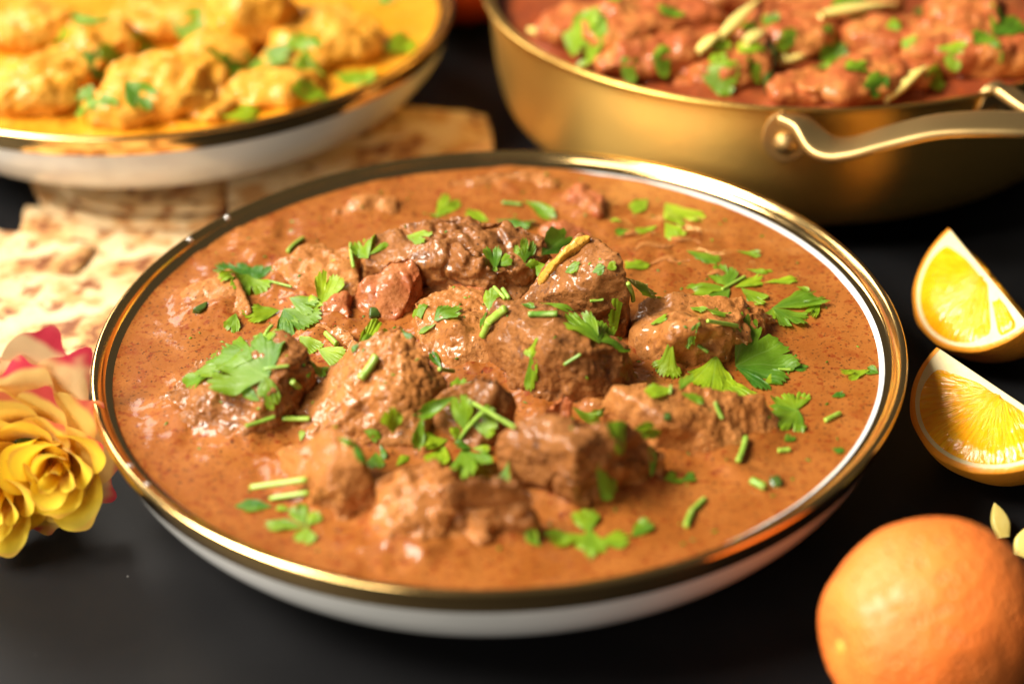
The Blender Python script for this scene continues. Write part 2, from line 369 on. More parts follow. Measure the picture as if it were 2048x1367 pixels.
CH = [
 ('meat_chunk', 'meat', 'leftmost meat chunk, a broad wedge with a big coriander leaf draped on it', dict(gran=1.7),
  [(303, 818, 0), (335, 852, 0), (480, 882, 0), (565, 858, 0), (622, 790, 1), (400, 722, 8), (490, 678, 15), (560, 668, 20), (612, 695, 18), (625, 735, 13), (555, 760, 16), (420, 790, 9)]),
 ('meat_chunk', 'meat_light', 'large pyramid shaped meat chunk with a thick green stem lying on its face', dict(gran=1.3),
  [(795, 650, 22), (850, 700, 18), (897, 775, 9), (865, 810, 9), (830, 875, 3), (700, 888, 0), (560, 865, 0), (590, 800, 3), (660, 730, 11), (720, 690, 17), (800, 770, 15)]),
 ('meat_chunk', 'meat', 'tall angular meat chunk with a strip of yellow fat along its rear edge', dict(amp=.8, gran=.8),
  [(1037, 607, 9), (1097, 527, 21), (1163, 470, 27), (1195, 482, 27), (1242, 522, 26), (1095, 612, 10), (1144, 578, 18), (1195, 548, 24), (1250, 570, 20), (1258, 640, 4), (1100, 655, 0)]),
 ('meat_chunk', 'meat', 'meat chunk at the centre of the bowl with a frilly sprig on its right shoulder', dict(gran=1.1),
  [(978, 615, 16), (1021, 600, 18), (1090, 610, 19), (1180, 640, 17), (1248, 690, 12), (1266, 745, 3), (1220, 802, 0), (1144, 808, 0), (1075, 778, 2), (1028, 728, 8), (970, 660, 12), (1100, 700, 18), (1185, 705, 15)]),
 ('meat_chunk', 'meat_light', 'low rounded meat chunk on the right, next to the largest dark green leaf', dict(gran=.6, amp=1.3),
  [(1283, 612, 8), (1369, 590, 11), (1451, 600, 10), (1521, 616, 7), (1540, 640, 1), (1505, 690, 0), (1430, 718, 0), (1300, 724, 0), (1262, 697, 0), (1275, 660, 5), (1340, 660, 13), (1440, 655, 12)]),
 ('meat_chunk', 'meat_light', 'long flat meat chunk with a pale bulb at its left end, lower right of centre', dict(gran=1.0),
  [(1215, 822, 6), (1232, 780, 13), (1292, 783, 14), (1420, 785, 11), (1511, 794, 8), (1548, 840, 1), (1540, 893, 0), (1480, 908, 0), (1390, 898, 0), (1315, 898, 1), (1250, 862, 2), (1330, 830, 12), (1430, 840, 8)]),
 ('meat_chunk', 'meat', 'dark log shaped meat chunk in front with coarse grain on its face', dict(gran=.9, fold=.5),
  [(1009, 872, 14), (1039, 848, 18), (1114, 841, 20), (1239, 838, 19), (1282, 864, 14), (1318, 905, 6), (1314, 962, 0), (1200, 988, 0), (1074, 972, 1), (1018, 947, 4), (1005, 905, 10), (1150, 900, 19)]),
 ('meat_chunk', 'meat_light', 'pale meat chunk at the front left, sloping into the sauce beside the two long stems', dict(gran=1.1),
  [(545, 905, 1), (602, 882, 7), (672, 864, 14), (717, 883, 16), (728, 930, 15), (738, 972, 8), (755, 1027, 0), (672, 1040, 0), (612, 1018, 0), (562, 960, 0), (660, 930, 15)]),
 ('meat_chunk', 'meat', 'ragged meat chunk nearest the front with a dark hollow under its right part', dict(gran=1.0, fold=.6),
  [(882, 975, 15), (900, 960, 18), (958, 953, 19), (1021, 956, 19), (1060, 983, 14), (1064, 1010, 8), (1000, 1020, 6), (900, 1005, 8)]),
 ('meat_chunk', 'meat_light', 'lumpy sauce covered meat chunk at the very front, left of the dark hollow', dict(gran=1.8, amp=1.5),
  [(748, 960, 10), (800, 930, 14), (870, 922, 13), (925, 985, 12), (755, 1010, 4), (758, 1092, 0), (850, 1118, 0), (960, 1095, 0), (1045, 1062, 0), (880, 1020, 9)]),
 ('meat_chunk', 'meat', 'small meat chunk buried under the tall mixed sprig in the middle', dict(gran=1.0),
  [(835, 820, 6), (870, 795, 11), (948, 751, 18), (991, 757, 18), (1021, 790, 12), (1027, 850, 2), (950, 905, 0), (850, 872, 0)]),
 ('meat_chunk', 'meat', 'long dark meat chunk across the back with an overhanging lower edge', dict(gran=1.0, fold=.7, amp=1.2),
  [(742, 482, 12), (814, 447, 16), (903, 431, 19), (1000, 440, 19), (1082, 470, 16), (1094, 500, 12), (1062, 530, 13), (990, 542, 13), (925, 520, 15), (860, 522, 13), (740, 532, 8)]),
 ('meat_chunk', 'meat_light', 'flat glossy meat chunk between the pyramid chunk and the centre chunk', dict(gran=1.2),
  [(828, 605, 8), (900, 568, 9), (965, 590, 9), (1005, 645, 8), (1022, 722, 3), (960, 750, 0), (890, 742, 0), (845, 690, 4), (920, 650, 11)]),
 ('meat_chunk', 'meat_light', 'half sunk meat chunk at the rear left beneath the upright light leaf', dict(fib=.25, gran=1.0, amp=1.3),
  [(560, 520, 5), (640, 490, 7), (710, 500, 8), (715, 580, 5), (660, 620, 1), (560, 610, 1), (520, 560, 2)]),
 ('meat_chunk', 'meat_light', 'mostly sunk meat lump near the left rim with a green seed pod on it', dict(fib=.25, gran=1.2, amp=.7),
  [(365, 585, 2), (420, 560, 5), (480, 570, 5), (500, 620, 3), (440, 650, 0), (370, 640, 0), (455, 540, 3)]),
 ('meat_chunk', 'meat_light', 'small low meat shred between the leftmost chunk and the red tomato piece', dict(gran=1.0, amp=1.3),
  [(590, 665, 2), (640, 645, 4), (700, 655, 5), (715, 690, 4), (650, 720, 1), (590, 700, 0)]),
 ('meat_chunk', 'meat_light', 'small meat shred tucked between the centre chunk and the long flat chunk', dict(gran=1.0, amp=1.3),
  [(1180, 800, 2), (1225, 770, 4), (1290, 765, 4), (1300, 790, 2), (1200, 825, 0)]),
 ('meat_chunk', 'meat', 'narrow meat strip behind the flat glossy chunk in the dark hollow', dict(gran=.8, amp=1.2),
  [(840, 575, 4), (890, 550, 6), (930, 560, 6), (925, 590, 4), (850, 600, 2)]),
 ('tomato_piece', 'tomato', 'curled soft tomato piece standing against the long back meat chunk', dict(gran=.6, amp=.9),
  [(777, 516, 14), (815, 514, 15), (842, 538, 12), (816, 600, 6), (790, 640, 1), (728, 636, 0), (710, 602, 3), (722, 570, 8)]),
 ('tomato_piece', 'tomato', 'red tomato piece inside the dark hollow behind the centre chunk', dict(gran=.4, amp=.8),
  [(915, 580, 6), (964, 557, 9), (968, 612, 5), (930, 622, 3), (890, 560, 5)]),
 ('tomato_piece', 'tomato', 'red tomato piece left of the pyramid chunk, beside the upright light leaf', dict(gran=.5),
  [(648, 610, 4), (690, 590, 6), (700, 640, 3), (680, 665, 0), (640, 650, 0)]),
 ('tomato_piece', 'tomato', 'pointed pink tomato piece just behind the dark log chunk', dict(gran=.4, amp=.8),
  [(1060, 850, 2), (1100, 800, 9), (1124, 785, 11), (1143, 800, 9), (1138, 850, 3), (1070, 870, 0)]),
 ('tomato_piece', 'tomato', 'shiny double tomato lump near the back rim, ahead of the pan', dict(gran=.4, amp=1.2),
  [(1130, 390, 3), (1160, 375, 5), (1205, 390, 5), (1195, 425, 2), (1145, 430, 1)]),
 ('tomato_piece', 'tomato', 'small red tomato piece behind the yellow fat strip', dict(gran=.4),
  [(1085, 455, 4), (1130, 440, 7), (1180, 455, 5), (1190, 485, 2), (1100, 490, 2)]),
 ('onion_lump', 'meat_light', 'sauce covered onion lump at the very back of the brown curry', dict(fib=.25, gran=.8, amp=1.2),
  [(900, 360, 3), (990, 338, 6), (1090, 342, 5), (1110, 375, 1), (950, 390, 0)]),
 ('onion_lump', 'meat_light', 'blurred onion lump at the rear left of the long dark chunk', dict(fib=.25, gran=1.0, amp=1.2),
  [(670, 425, 2), (720, 395, 4), (790, 390, 4), (790, 425, 1), (700, 440, 0)]),
]
MAIN = []
for i, (nm, mt, lab, kw, lst) in enumerate(CH):
    V, Fq = hull_chunk(nm, pts(LV, lst, .001 if 'overhang' in lab or 'hollow under' in lab else .004), M[mt], seed=i + 1, **kw)
    c = V.mean(0); c[2] = V[:, 2].min()
    o = mk(nm, V, Fq, M[mt], c); tag(o, lab, {'meat_chunk': 'meat', 'tomato_piece': 'tomato', 'onion_lump': 'onion'}[nm], 'pieces in the brown curry')
    MAIN.append((V, Fq))
# strip of fat on the tall chunk, a child of it is not needed: it is its own soft piece
FATP = [(1045, 600, 9), (1065, 600, 9), (1097, 525, 22), (1110, 530, 22), (1150, 474, 28), (1172, 466, 28), (1180, 474, 28), (1120, 515, 24), (1058, 610, 9)]
V, Fq = hull_chunk('fat', [at(x, y, LV + h * .00119) for x, y, h in FATP] + [at(x, y, LV + h * .00119) + Vector((0, .002, -.004)) for x, y, h in FATP], M['fat'], amp=.4, smooth=4, seed=77, gran=.3)
tag(mk('fat_strip', V, Fq, M['fat'], V.mean(0)), 'yellow fat strip on the rear edge of the tall angular chunk', 'fat')
MAIN.append((V, Fq))

def make_sauce(name, c, rad, level, mat, chunks, label, cat, relief=1., nr=230, nt=900, tilt=0., lumps=()):
    b = bvh_of(chunks) if chunks else None
    r = rad * np.sqrt(np.linspace(.0, 1, nr)) ** 1.0; r[0] = .0005
    r = np.linspace(.0005, rad, nr)
    t = np.linspace(0, 2 * np.pi, nt, endpoint=False)
    X = c[0] + r[:, None] * np.cos(t); Y = c[1] + r[:, None] * np.sin(t)
    P = np.stack([X.ravel(), Y.ravel(), np.zeros(X.size)], 1)
    rim_f = np.clip((rad - np.repeat(r, nt)) / .022, .08, 1)
    rough_m = rim_f * np.clip(.10 + 1.2 * fbm(P * 28, 2, 3), .03, 1.0)
    z = level + relief * (.0005 * rim_f * fbm(P * 60, 2, 31) + rough_m * (.0009 * fbm(P * 80, 2, 37) + .0001 * fbm(P * 300, 2, 39)))
    for (lx, ly, lr, lh) in lumps:
        p = at(lx, ly, level); d2 = (P[:, 0] - p.x) ** 2 + (P[:, 1] - p.y) ** 2
        z = z + lh * np.exp(-d2 / lr ** 2) * (.7 + .8 * fbm(P * 120, 2, 61))
    rr = np.repeat(r, nt); z = z + .0008 * np.exp(-((rad - rr) / .0022)) + tilt * (1.0 * (P[:, 0] - c[0]) + .1 * (P[:, 1] - c[1]))
    if b:
        # sauce climbs the pieces that stand in it
        G = 300; gx = np.linspace(c[0] - rad, c[0] + rad, G); gy = np.linspace(c[1] - rad, c[1] + rad, G)
        mk_ = np.zeros((G, G))
        for i_, x_ in enumerate(gx):
            for j_, y_ in enumerate(gy):
                h = b.ray_cast(Vector((x_, y_, level + .06)), Vector((0, 0, -1)))
                if h[0] is not None and h[0].z > level + .0005: mk_[i_, j_] = 1
        def blur(a, s):
            k = np.exp(-.5 * (np.arange(-4 * s, 4 * s + 1) / s) ** 2); k /= k.sum()
            a = np.apply_along_axis(lambda q: np.convolve(q, k, 'same'), 0, a)
            return np.apply_along_axis(lambda q: np.convolve(q, k, 'same'), 1, a)
        bl = blur(mk_, 3) * .0026 + blur(mk_, 9) * .0012
        fi = (P[:, 0] - gx[0]) / (gx[1] - gx[0]); fj = (P[:, 1] - gy[0]) / (gy[1] - gy[0])
        i0 = np.clip(np.floor(fi).astype(int), 0, G - 2); j0 = np.clip(np.floor(fj).astype(int), 0, G - 2)
        a_, b_ = np.clip(fi - i0, 0, 1), np.clip(fj - j0, 0, 1)
        gl = lambda A: A[i0, j0] * (1 - a_) * (1 - b_) + A[i0 + 1, j0] * a_ * (1 - b_) + A[i0, j0 + 1] * (1 - a_) * b_ + A[i0 + 1, j0 + 1] * a_ * b_
        near = np.clip(gl(blur(mk_, 11)) * 1.9, 0, 1)
        z = z + near * (.0009 * fbm(P * 120, 3, 71) + .0003 * np.clip(.7 - worley(P * 330, 73), -.2, 1))
        z = z + bl[i0, j0] * (1 - a_) * (1 - b_) + bl[i0 + 1, j0] * a_ * (1 - b_) + bl[i0, j0 + 1] * (1 - a_) * b_ + bl[i0 + 1, j0 + 1] * a_ * b_
    P[:, 2] = z
    Fq = gridf(nr, nt, True)
    # a shallow skirt closes the edge downwards
    o = mk(name, P, Fq, mat, (c[0], c[1], level)); tag(o, label, cat)
    return P, Fq
LUMPS = [(1040, 365, .012, .002), (1150, 410, .010, .002), (760, 400, .012, .0015), (1320, 520, .03, .0008), (1300, 480, .02, .001), (480, 500, .02, .0012), (600, 460, .015, .001),
         (1530, 950, .007, .002), (1450, 930, .005, .0018), (800, 1110, .012, .0015), (640, 700, .010, .001), (700, 660, .008, .0012), (1100, 830, .008, .0015), (500, 880, .006, .0012)]
MAIN.append(make_sauce('curry_sauce', P1C, .1282, LV, M['sauce'], MAIN, 'thick brown curry sauce filling the front bowl', 'curry sauce', tilt=-.0038, lumps=LUMPS))
BV1 = bvh_of(MAIN)

for px_, py_, lab in ((272, 926, 'tiny clear drop on the gold rim at the front left'), (308, 962, 'tiny clear drop on the gold rim just right of the front left one'), (372, 476, 'tiny clear drop on the gold rim at the rear left'), (437, 427, 'tiny clear drop on the gold rim, farther back on the left')):
    a_ = math.atan2(at(px_, py_, .045).y - P1C[1], at(px_, py_, .045).x - P1C[0]); q_ = Vector((P1C[0] + .1328 * math.cos(a_), P1C[1] + .1328 * math.sin(a_), .0446))
    t_ = np.linspace(0, 2 * np.pi, 16, endpoint=False); f_ = np.linspace(-1.5, 1.5, 9)
    V_ = np.stack([np.cos(f_)[:, None] * np.cos(t_) * .0013, np.cos(f_)[:, None] * np.sin(t_) * .0013, np.sin(f_)[:, None] * .0010 + 0 * t_], -1).reshape(-1, 3) + np.array(q_)
    tag(mk('water_drop', V_, gridf(9, 16, True), M['drop'], tuple(q_)), lab, 'water drop', 'drops on the gold rim')

# ------------------------------------------------------------------ coriander
def hit(bv, px, py, fallback):
    h = bv.ray_cast(CAM, rayd(px, py))
    return (h[0], h[1]) if h[0] is not None else (at(px, py, fallback), Vector((0, 0, 1)))
def cap_ray(p0, p1, x0, y0, x1, y1, k):
    """keep a leaf from being stretched over a step in the food: limit its depth run"""
    a, b = (p0 - CAM).length, (p1 - CAM).length; lat = math.hypot(x1 - x0, y1 - y0) / F * a; mx = lat * math.sqrt(k * k - 1)
    return CAM + (p1 - CAM).normalized() * (a + max(-mx, min(mx, b - a)))
def leaf_geo(bv, lv, bx, by, tx, ty, spread=45, lobes=3, tone=.4, lift=0., curl=.0, notch=.22, seed=0):
    rs = np.random.RandomState(seed + 1)
    p0, n0 = hit(bv, bx, by, lv); p1, n1 = hit(bv, tx, ty, lv)
    if lift: p1 = CAM + rayd(tx, ty) * ((p1 - CAM).length - lift * .001)
    p1 = cap_ray(p0, p1, bx, by, tx, ty, 1.55)
    e1 = (p1 - p0); L = e1.length; e1 = e1 / L
    n = (n0 + n1 + Vector((0, -.4, 1.4))); n = n - e1 * n.dot(e1); n.normalize(); e2 = n.cross(e1)
    NS, NT = 9, 20 * lobes + 1
    s = np.linspace(0, 1, NS)[:, None] ** .85; tt = np.linspace(-1, 1, NT)[None]
    c = lobes * (tt + 1) / 2; fr = c - np.minimum(np.floor(c), lobes - 1) - .5
    lobe_len = 1 + .12 * rs.uniform(-1, 1, lobes); li = np.minimum(np.floor(c), lobes - 1).astype(int)
    env = (1 - .25 * tt ** 2) * lobe_len[li]
    nd = notch * rs.uniform(.4, 1.8, lobes + 1); k0 = np.where(fr < 0, nd[li], nd[li + 1])
    shape = 1 - k0 * np.abs(2 * fr) ** 5
    tf = 4.0 + rs.randint(0, 2); tooth = np.abs(((fr + .5) * tf) % 1 - .5) * 2
    shape = shape * (1 - .11 * tooth ** 1.6 * (1 - .3 * np.abs(2 * fr)) * rs.uniform(.6, 1.4, (1, NT)).repeat(1, 0))
    ph = np.radians(spread) * tt * (1 + .06 * np.sin(5 * tt + seed))
    shape = 1 - (1 - shape) * np.clip(s, 0, 1) ** 1.6
    r = L * env * shape * s
    a = r * np.cos(ph) + 0 * s; b = r * np.sin(ph)
    k1, k2, k3 = rs.uniform(-1, 1, 3)
    spread = min(80, spread * 1.2)
    ph = np.radians(spread) * tt * (1 + .06 * np.sin(5 * tt + seed)); r = L * 1.02 * env * shape * s; a = r * np.cos(ph) + 0 * s; b = r * np.sin(ph)
    up = L * (curl * (b / L) ** 2 * 1.6 + .17 * k1 * s ** 2 * np.sin(2.2 * tt + k3 * 3) + .13 * k2 * s ** 2.5 + .10 * fbm(np.stack([a / L * 3 + seed, b / L * 3, 0 * a], -1).reshape(-1, 3), 2, seed).reshape(NS, NT) * s - .012 * s * np.exp(-(fr / .05) ** 2))
    W = np.array(p0)[None, None] + a[..., None] * np.array(e1) + b[..., None] * np.array(e2) + up[..., None] * np.array(n)
    D = np.zeros((NS, NT))
    for i in range(NS):
        for j in range(NT):
            q = W[i, j]; h = bv.ray_cast(Vector((q[0], q[1], q[2] + .012)), Vector((0, 0, -1)))
            if h[0] is not None:
                gap = q[2] - h[0].z
                if gap < .0004: D[i, j] = min(.0004 - gap, .010)
                elif not lift and gap > .0010: D[i, j] = -min((gap - .0010) * .8, .0035)
    Ds = D.copy()
    for _ in range(10):
        q = np.pad(Ds, ((1, 1), (3, 3)), mode='edge'); Ds = (q[:-2, 3:-3] + q[2:, 3:-3] + q[1:-1, :-6] + q[1:-1, 6:] + q[1:-1, 2:-4] + q[1:-1, 4:-2] + 2 * Ds) / 8
    Ds[0] = Ds[0].mean()
    W[..., 2] += Ds + min(.0025, max(0., np.percentile(D - Ds, 82)))
    at_ = np.stack([fr + 0 * s, s + 0 * tt, np.clip(tone * .92 + rs.uniform(-.10, .06) + .12 * np.sin(2 * tt + k1 * 2) + .1 * (s - .5), 0, 1) + 0 * tt], -1)
    return W.reshape(-1, 3), gridf(NS, NT), at_.reshape(-1, 3)
def stem_geo(bv, lv, x0, y0, x1, y1, r=1.0, tone=.6, lift=0., seed=0):
    p0, _ = hit(bv, x0, y0, lv); p1, _ = hit(bv, x1, y1, lv); r *= .00078; tone = tone * .8
    p1 = cap_ray(p0, p1, x0, y0, x1, y1, 1.9)
    if lift: p1 = CAM + rayd(x1, y1) * ((p1 - CAM).length - lift * .001)
    ax = p1 - p0; L = ax.length; ax /= L; e1 = ax.orthogonal().normalized(); e2 = ax.cross(e1)
    n = 9; k = 10; need = 0
    for i in range(n):
        q = p0.lerp(p1, i / (n - 1)); h = bv.ray_cast(q + Vector((0, 0, .012)), Vector((0, 0, -1)))
        if h[0] is not None: need = max(need, min(h[0].z + r * .8 - q.z, .006))
    rs = random.Random(seed); bend = rs.uniform(-.05, .05) * L
    V = []; A = []
    prof = [(0, .0), (0, .86), (.02, 1.0)] + [(i / 8, 1 + .04 * math.sin(i * 2.1 + seed)) for i in range(1, 8)] + [(.98, 1.0), (1, .86), (1, 0)]
    for s, f in prof:
        q = p0.lerp(p1, s) + Vector((0, 0, need)) + e2 * bend * math.sin(math.pi * s)
        for j in range(k):
            th = 2 * math.pi * j / k; rr = r * f * (1 + .07 * math.cos(3 * th))
            V.append(q + e1 * rr * math.cos(th) + e2 * rr * math.sin(th)); A.append((0, s, min(1, tone + (.35 if s in (0, 1) else 0))))
    return np.array(V), gridf(len(prof), k, True), np.array(A)
SEED = [100]
def coriander(bv, lv, label, items, group):
    geos = []
    for it in items:
        SEED[0] += 1
        if it[0] == 'L':
            x = list(it[1:]); kw = x.pop() if isinstance(x[-1], dict) else {}
            geos.append(('leaf', leaf_geo(bv, lv, *x, seed=SEED[0], **kw)))
        else:
            geos.append(('stem', stem_geo(bv, lv, *it[1:], seed=SEED[0])))
    if len(geos) == 1:
        k, (V, Fq, A) = geos[0]; c = V.mean(0); c[2] = V[:, 2].min()
        o = mk('coriander_leaf' if k == 'leaf' else 'cut_coriander', V, Fq, M[k], c, attr={'leaf': A}); tag(o, label, 'coriander ' + k, group); return
    c = np.vstack([g[1][0] for g in geos]).mean(0)
    root = empty('coriander_sprig', Vector(c)); tag(root, label, 'coriander sprig', group)
    for k, (V, Fq, A) in geos: mk(k, V, Fq, M[k], V.mean(0), root, attr={'leaf': A})
def L_(*a): return ('L',) + a
def S_(*a): return ('S',) + a
G1 = 'chopped coriander on the brown curry'
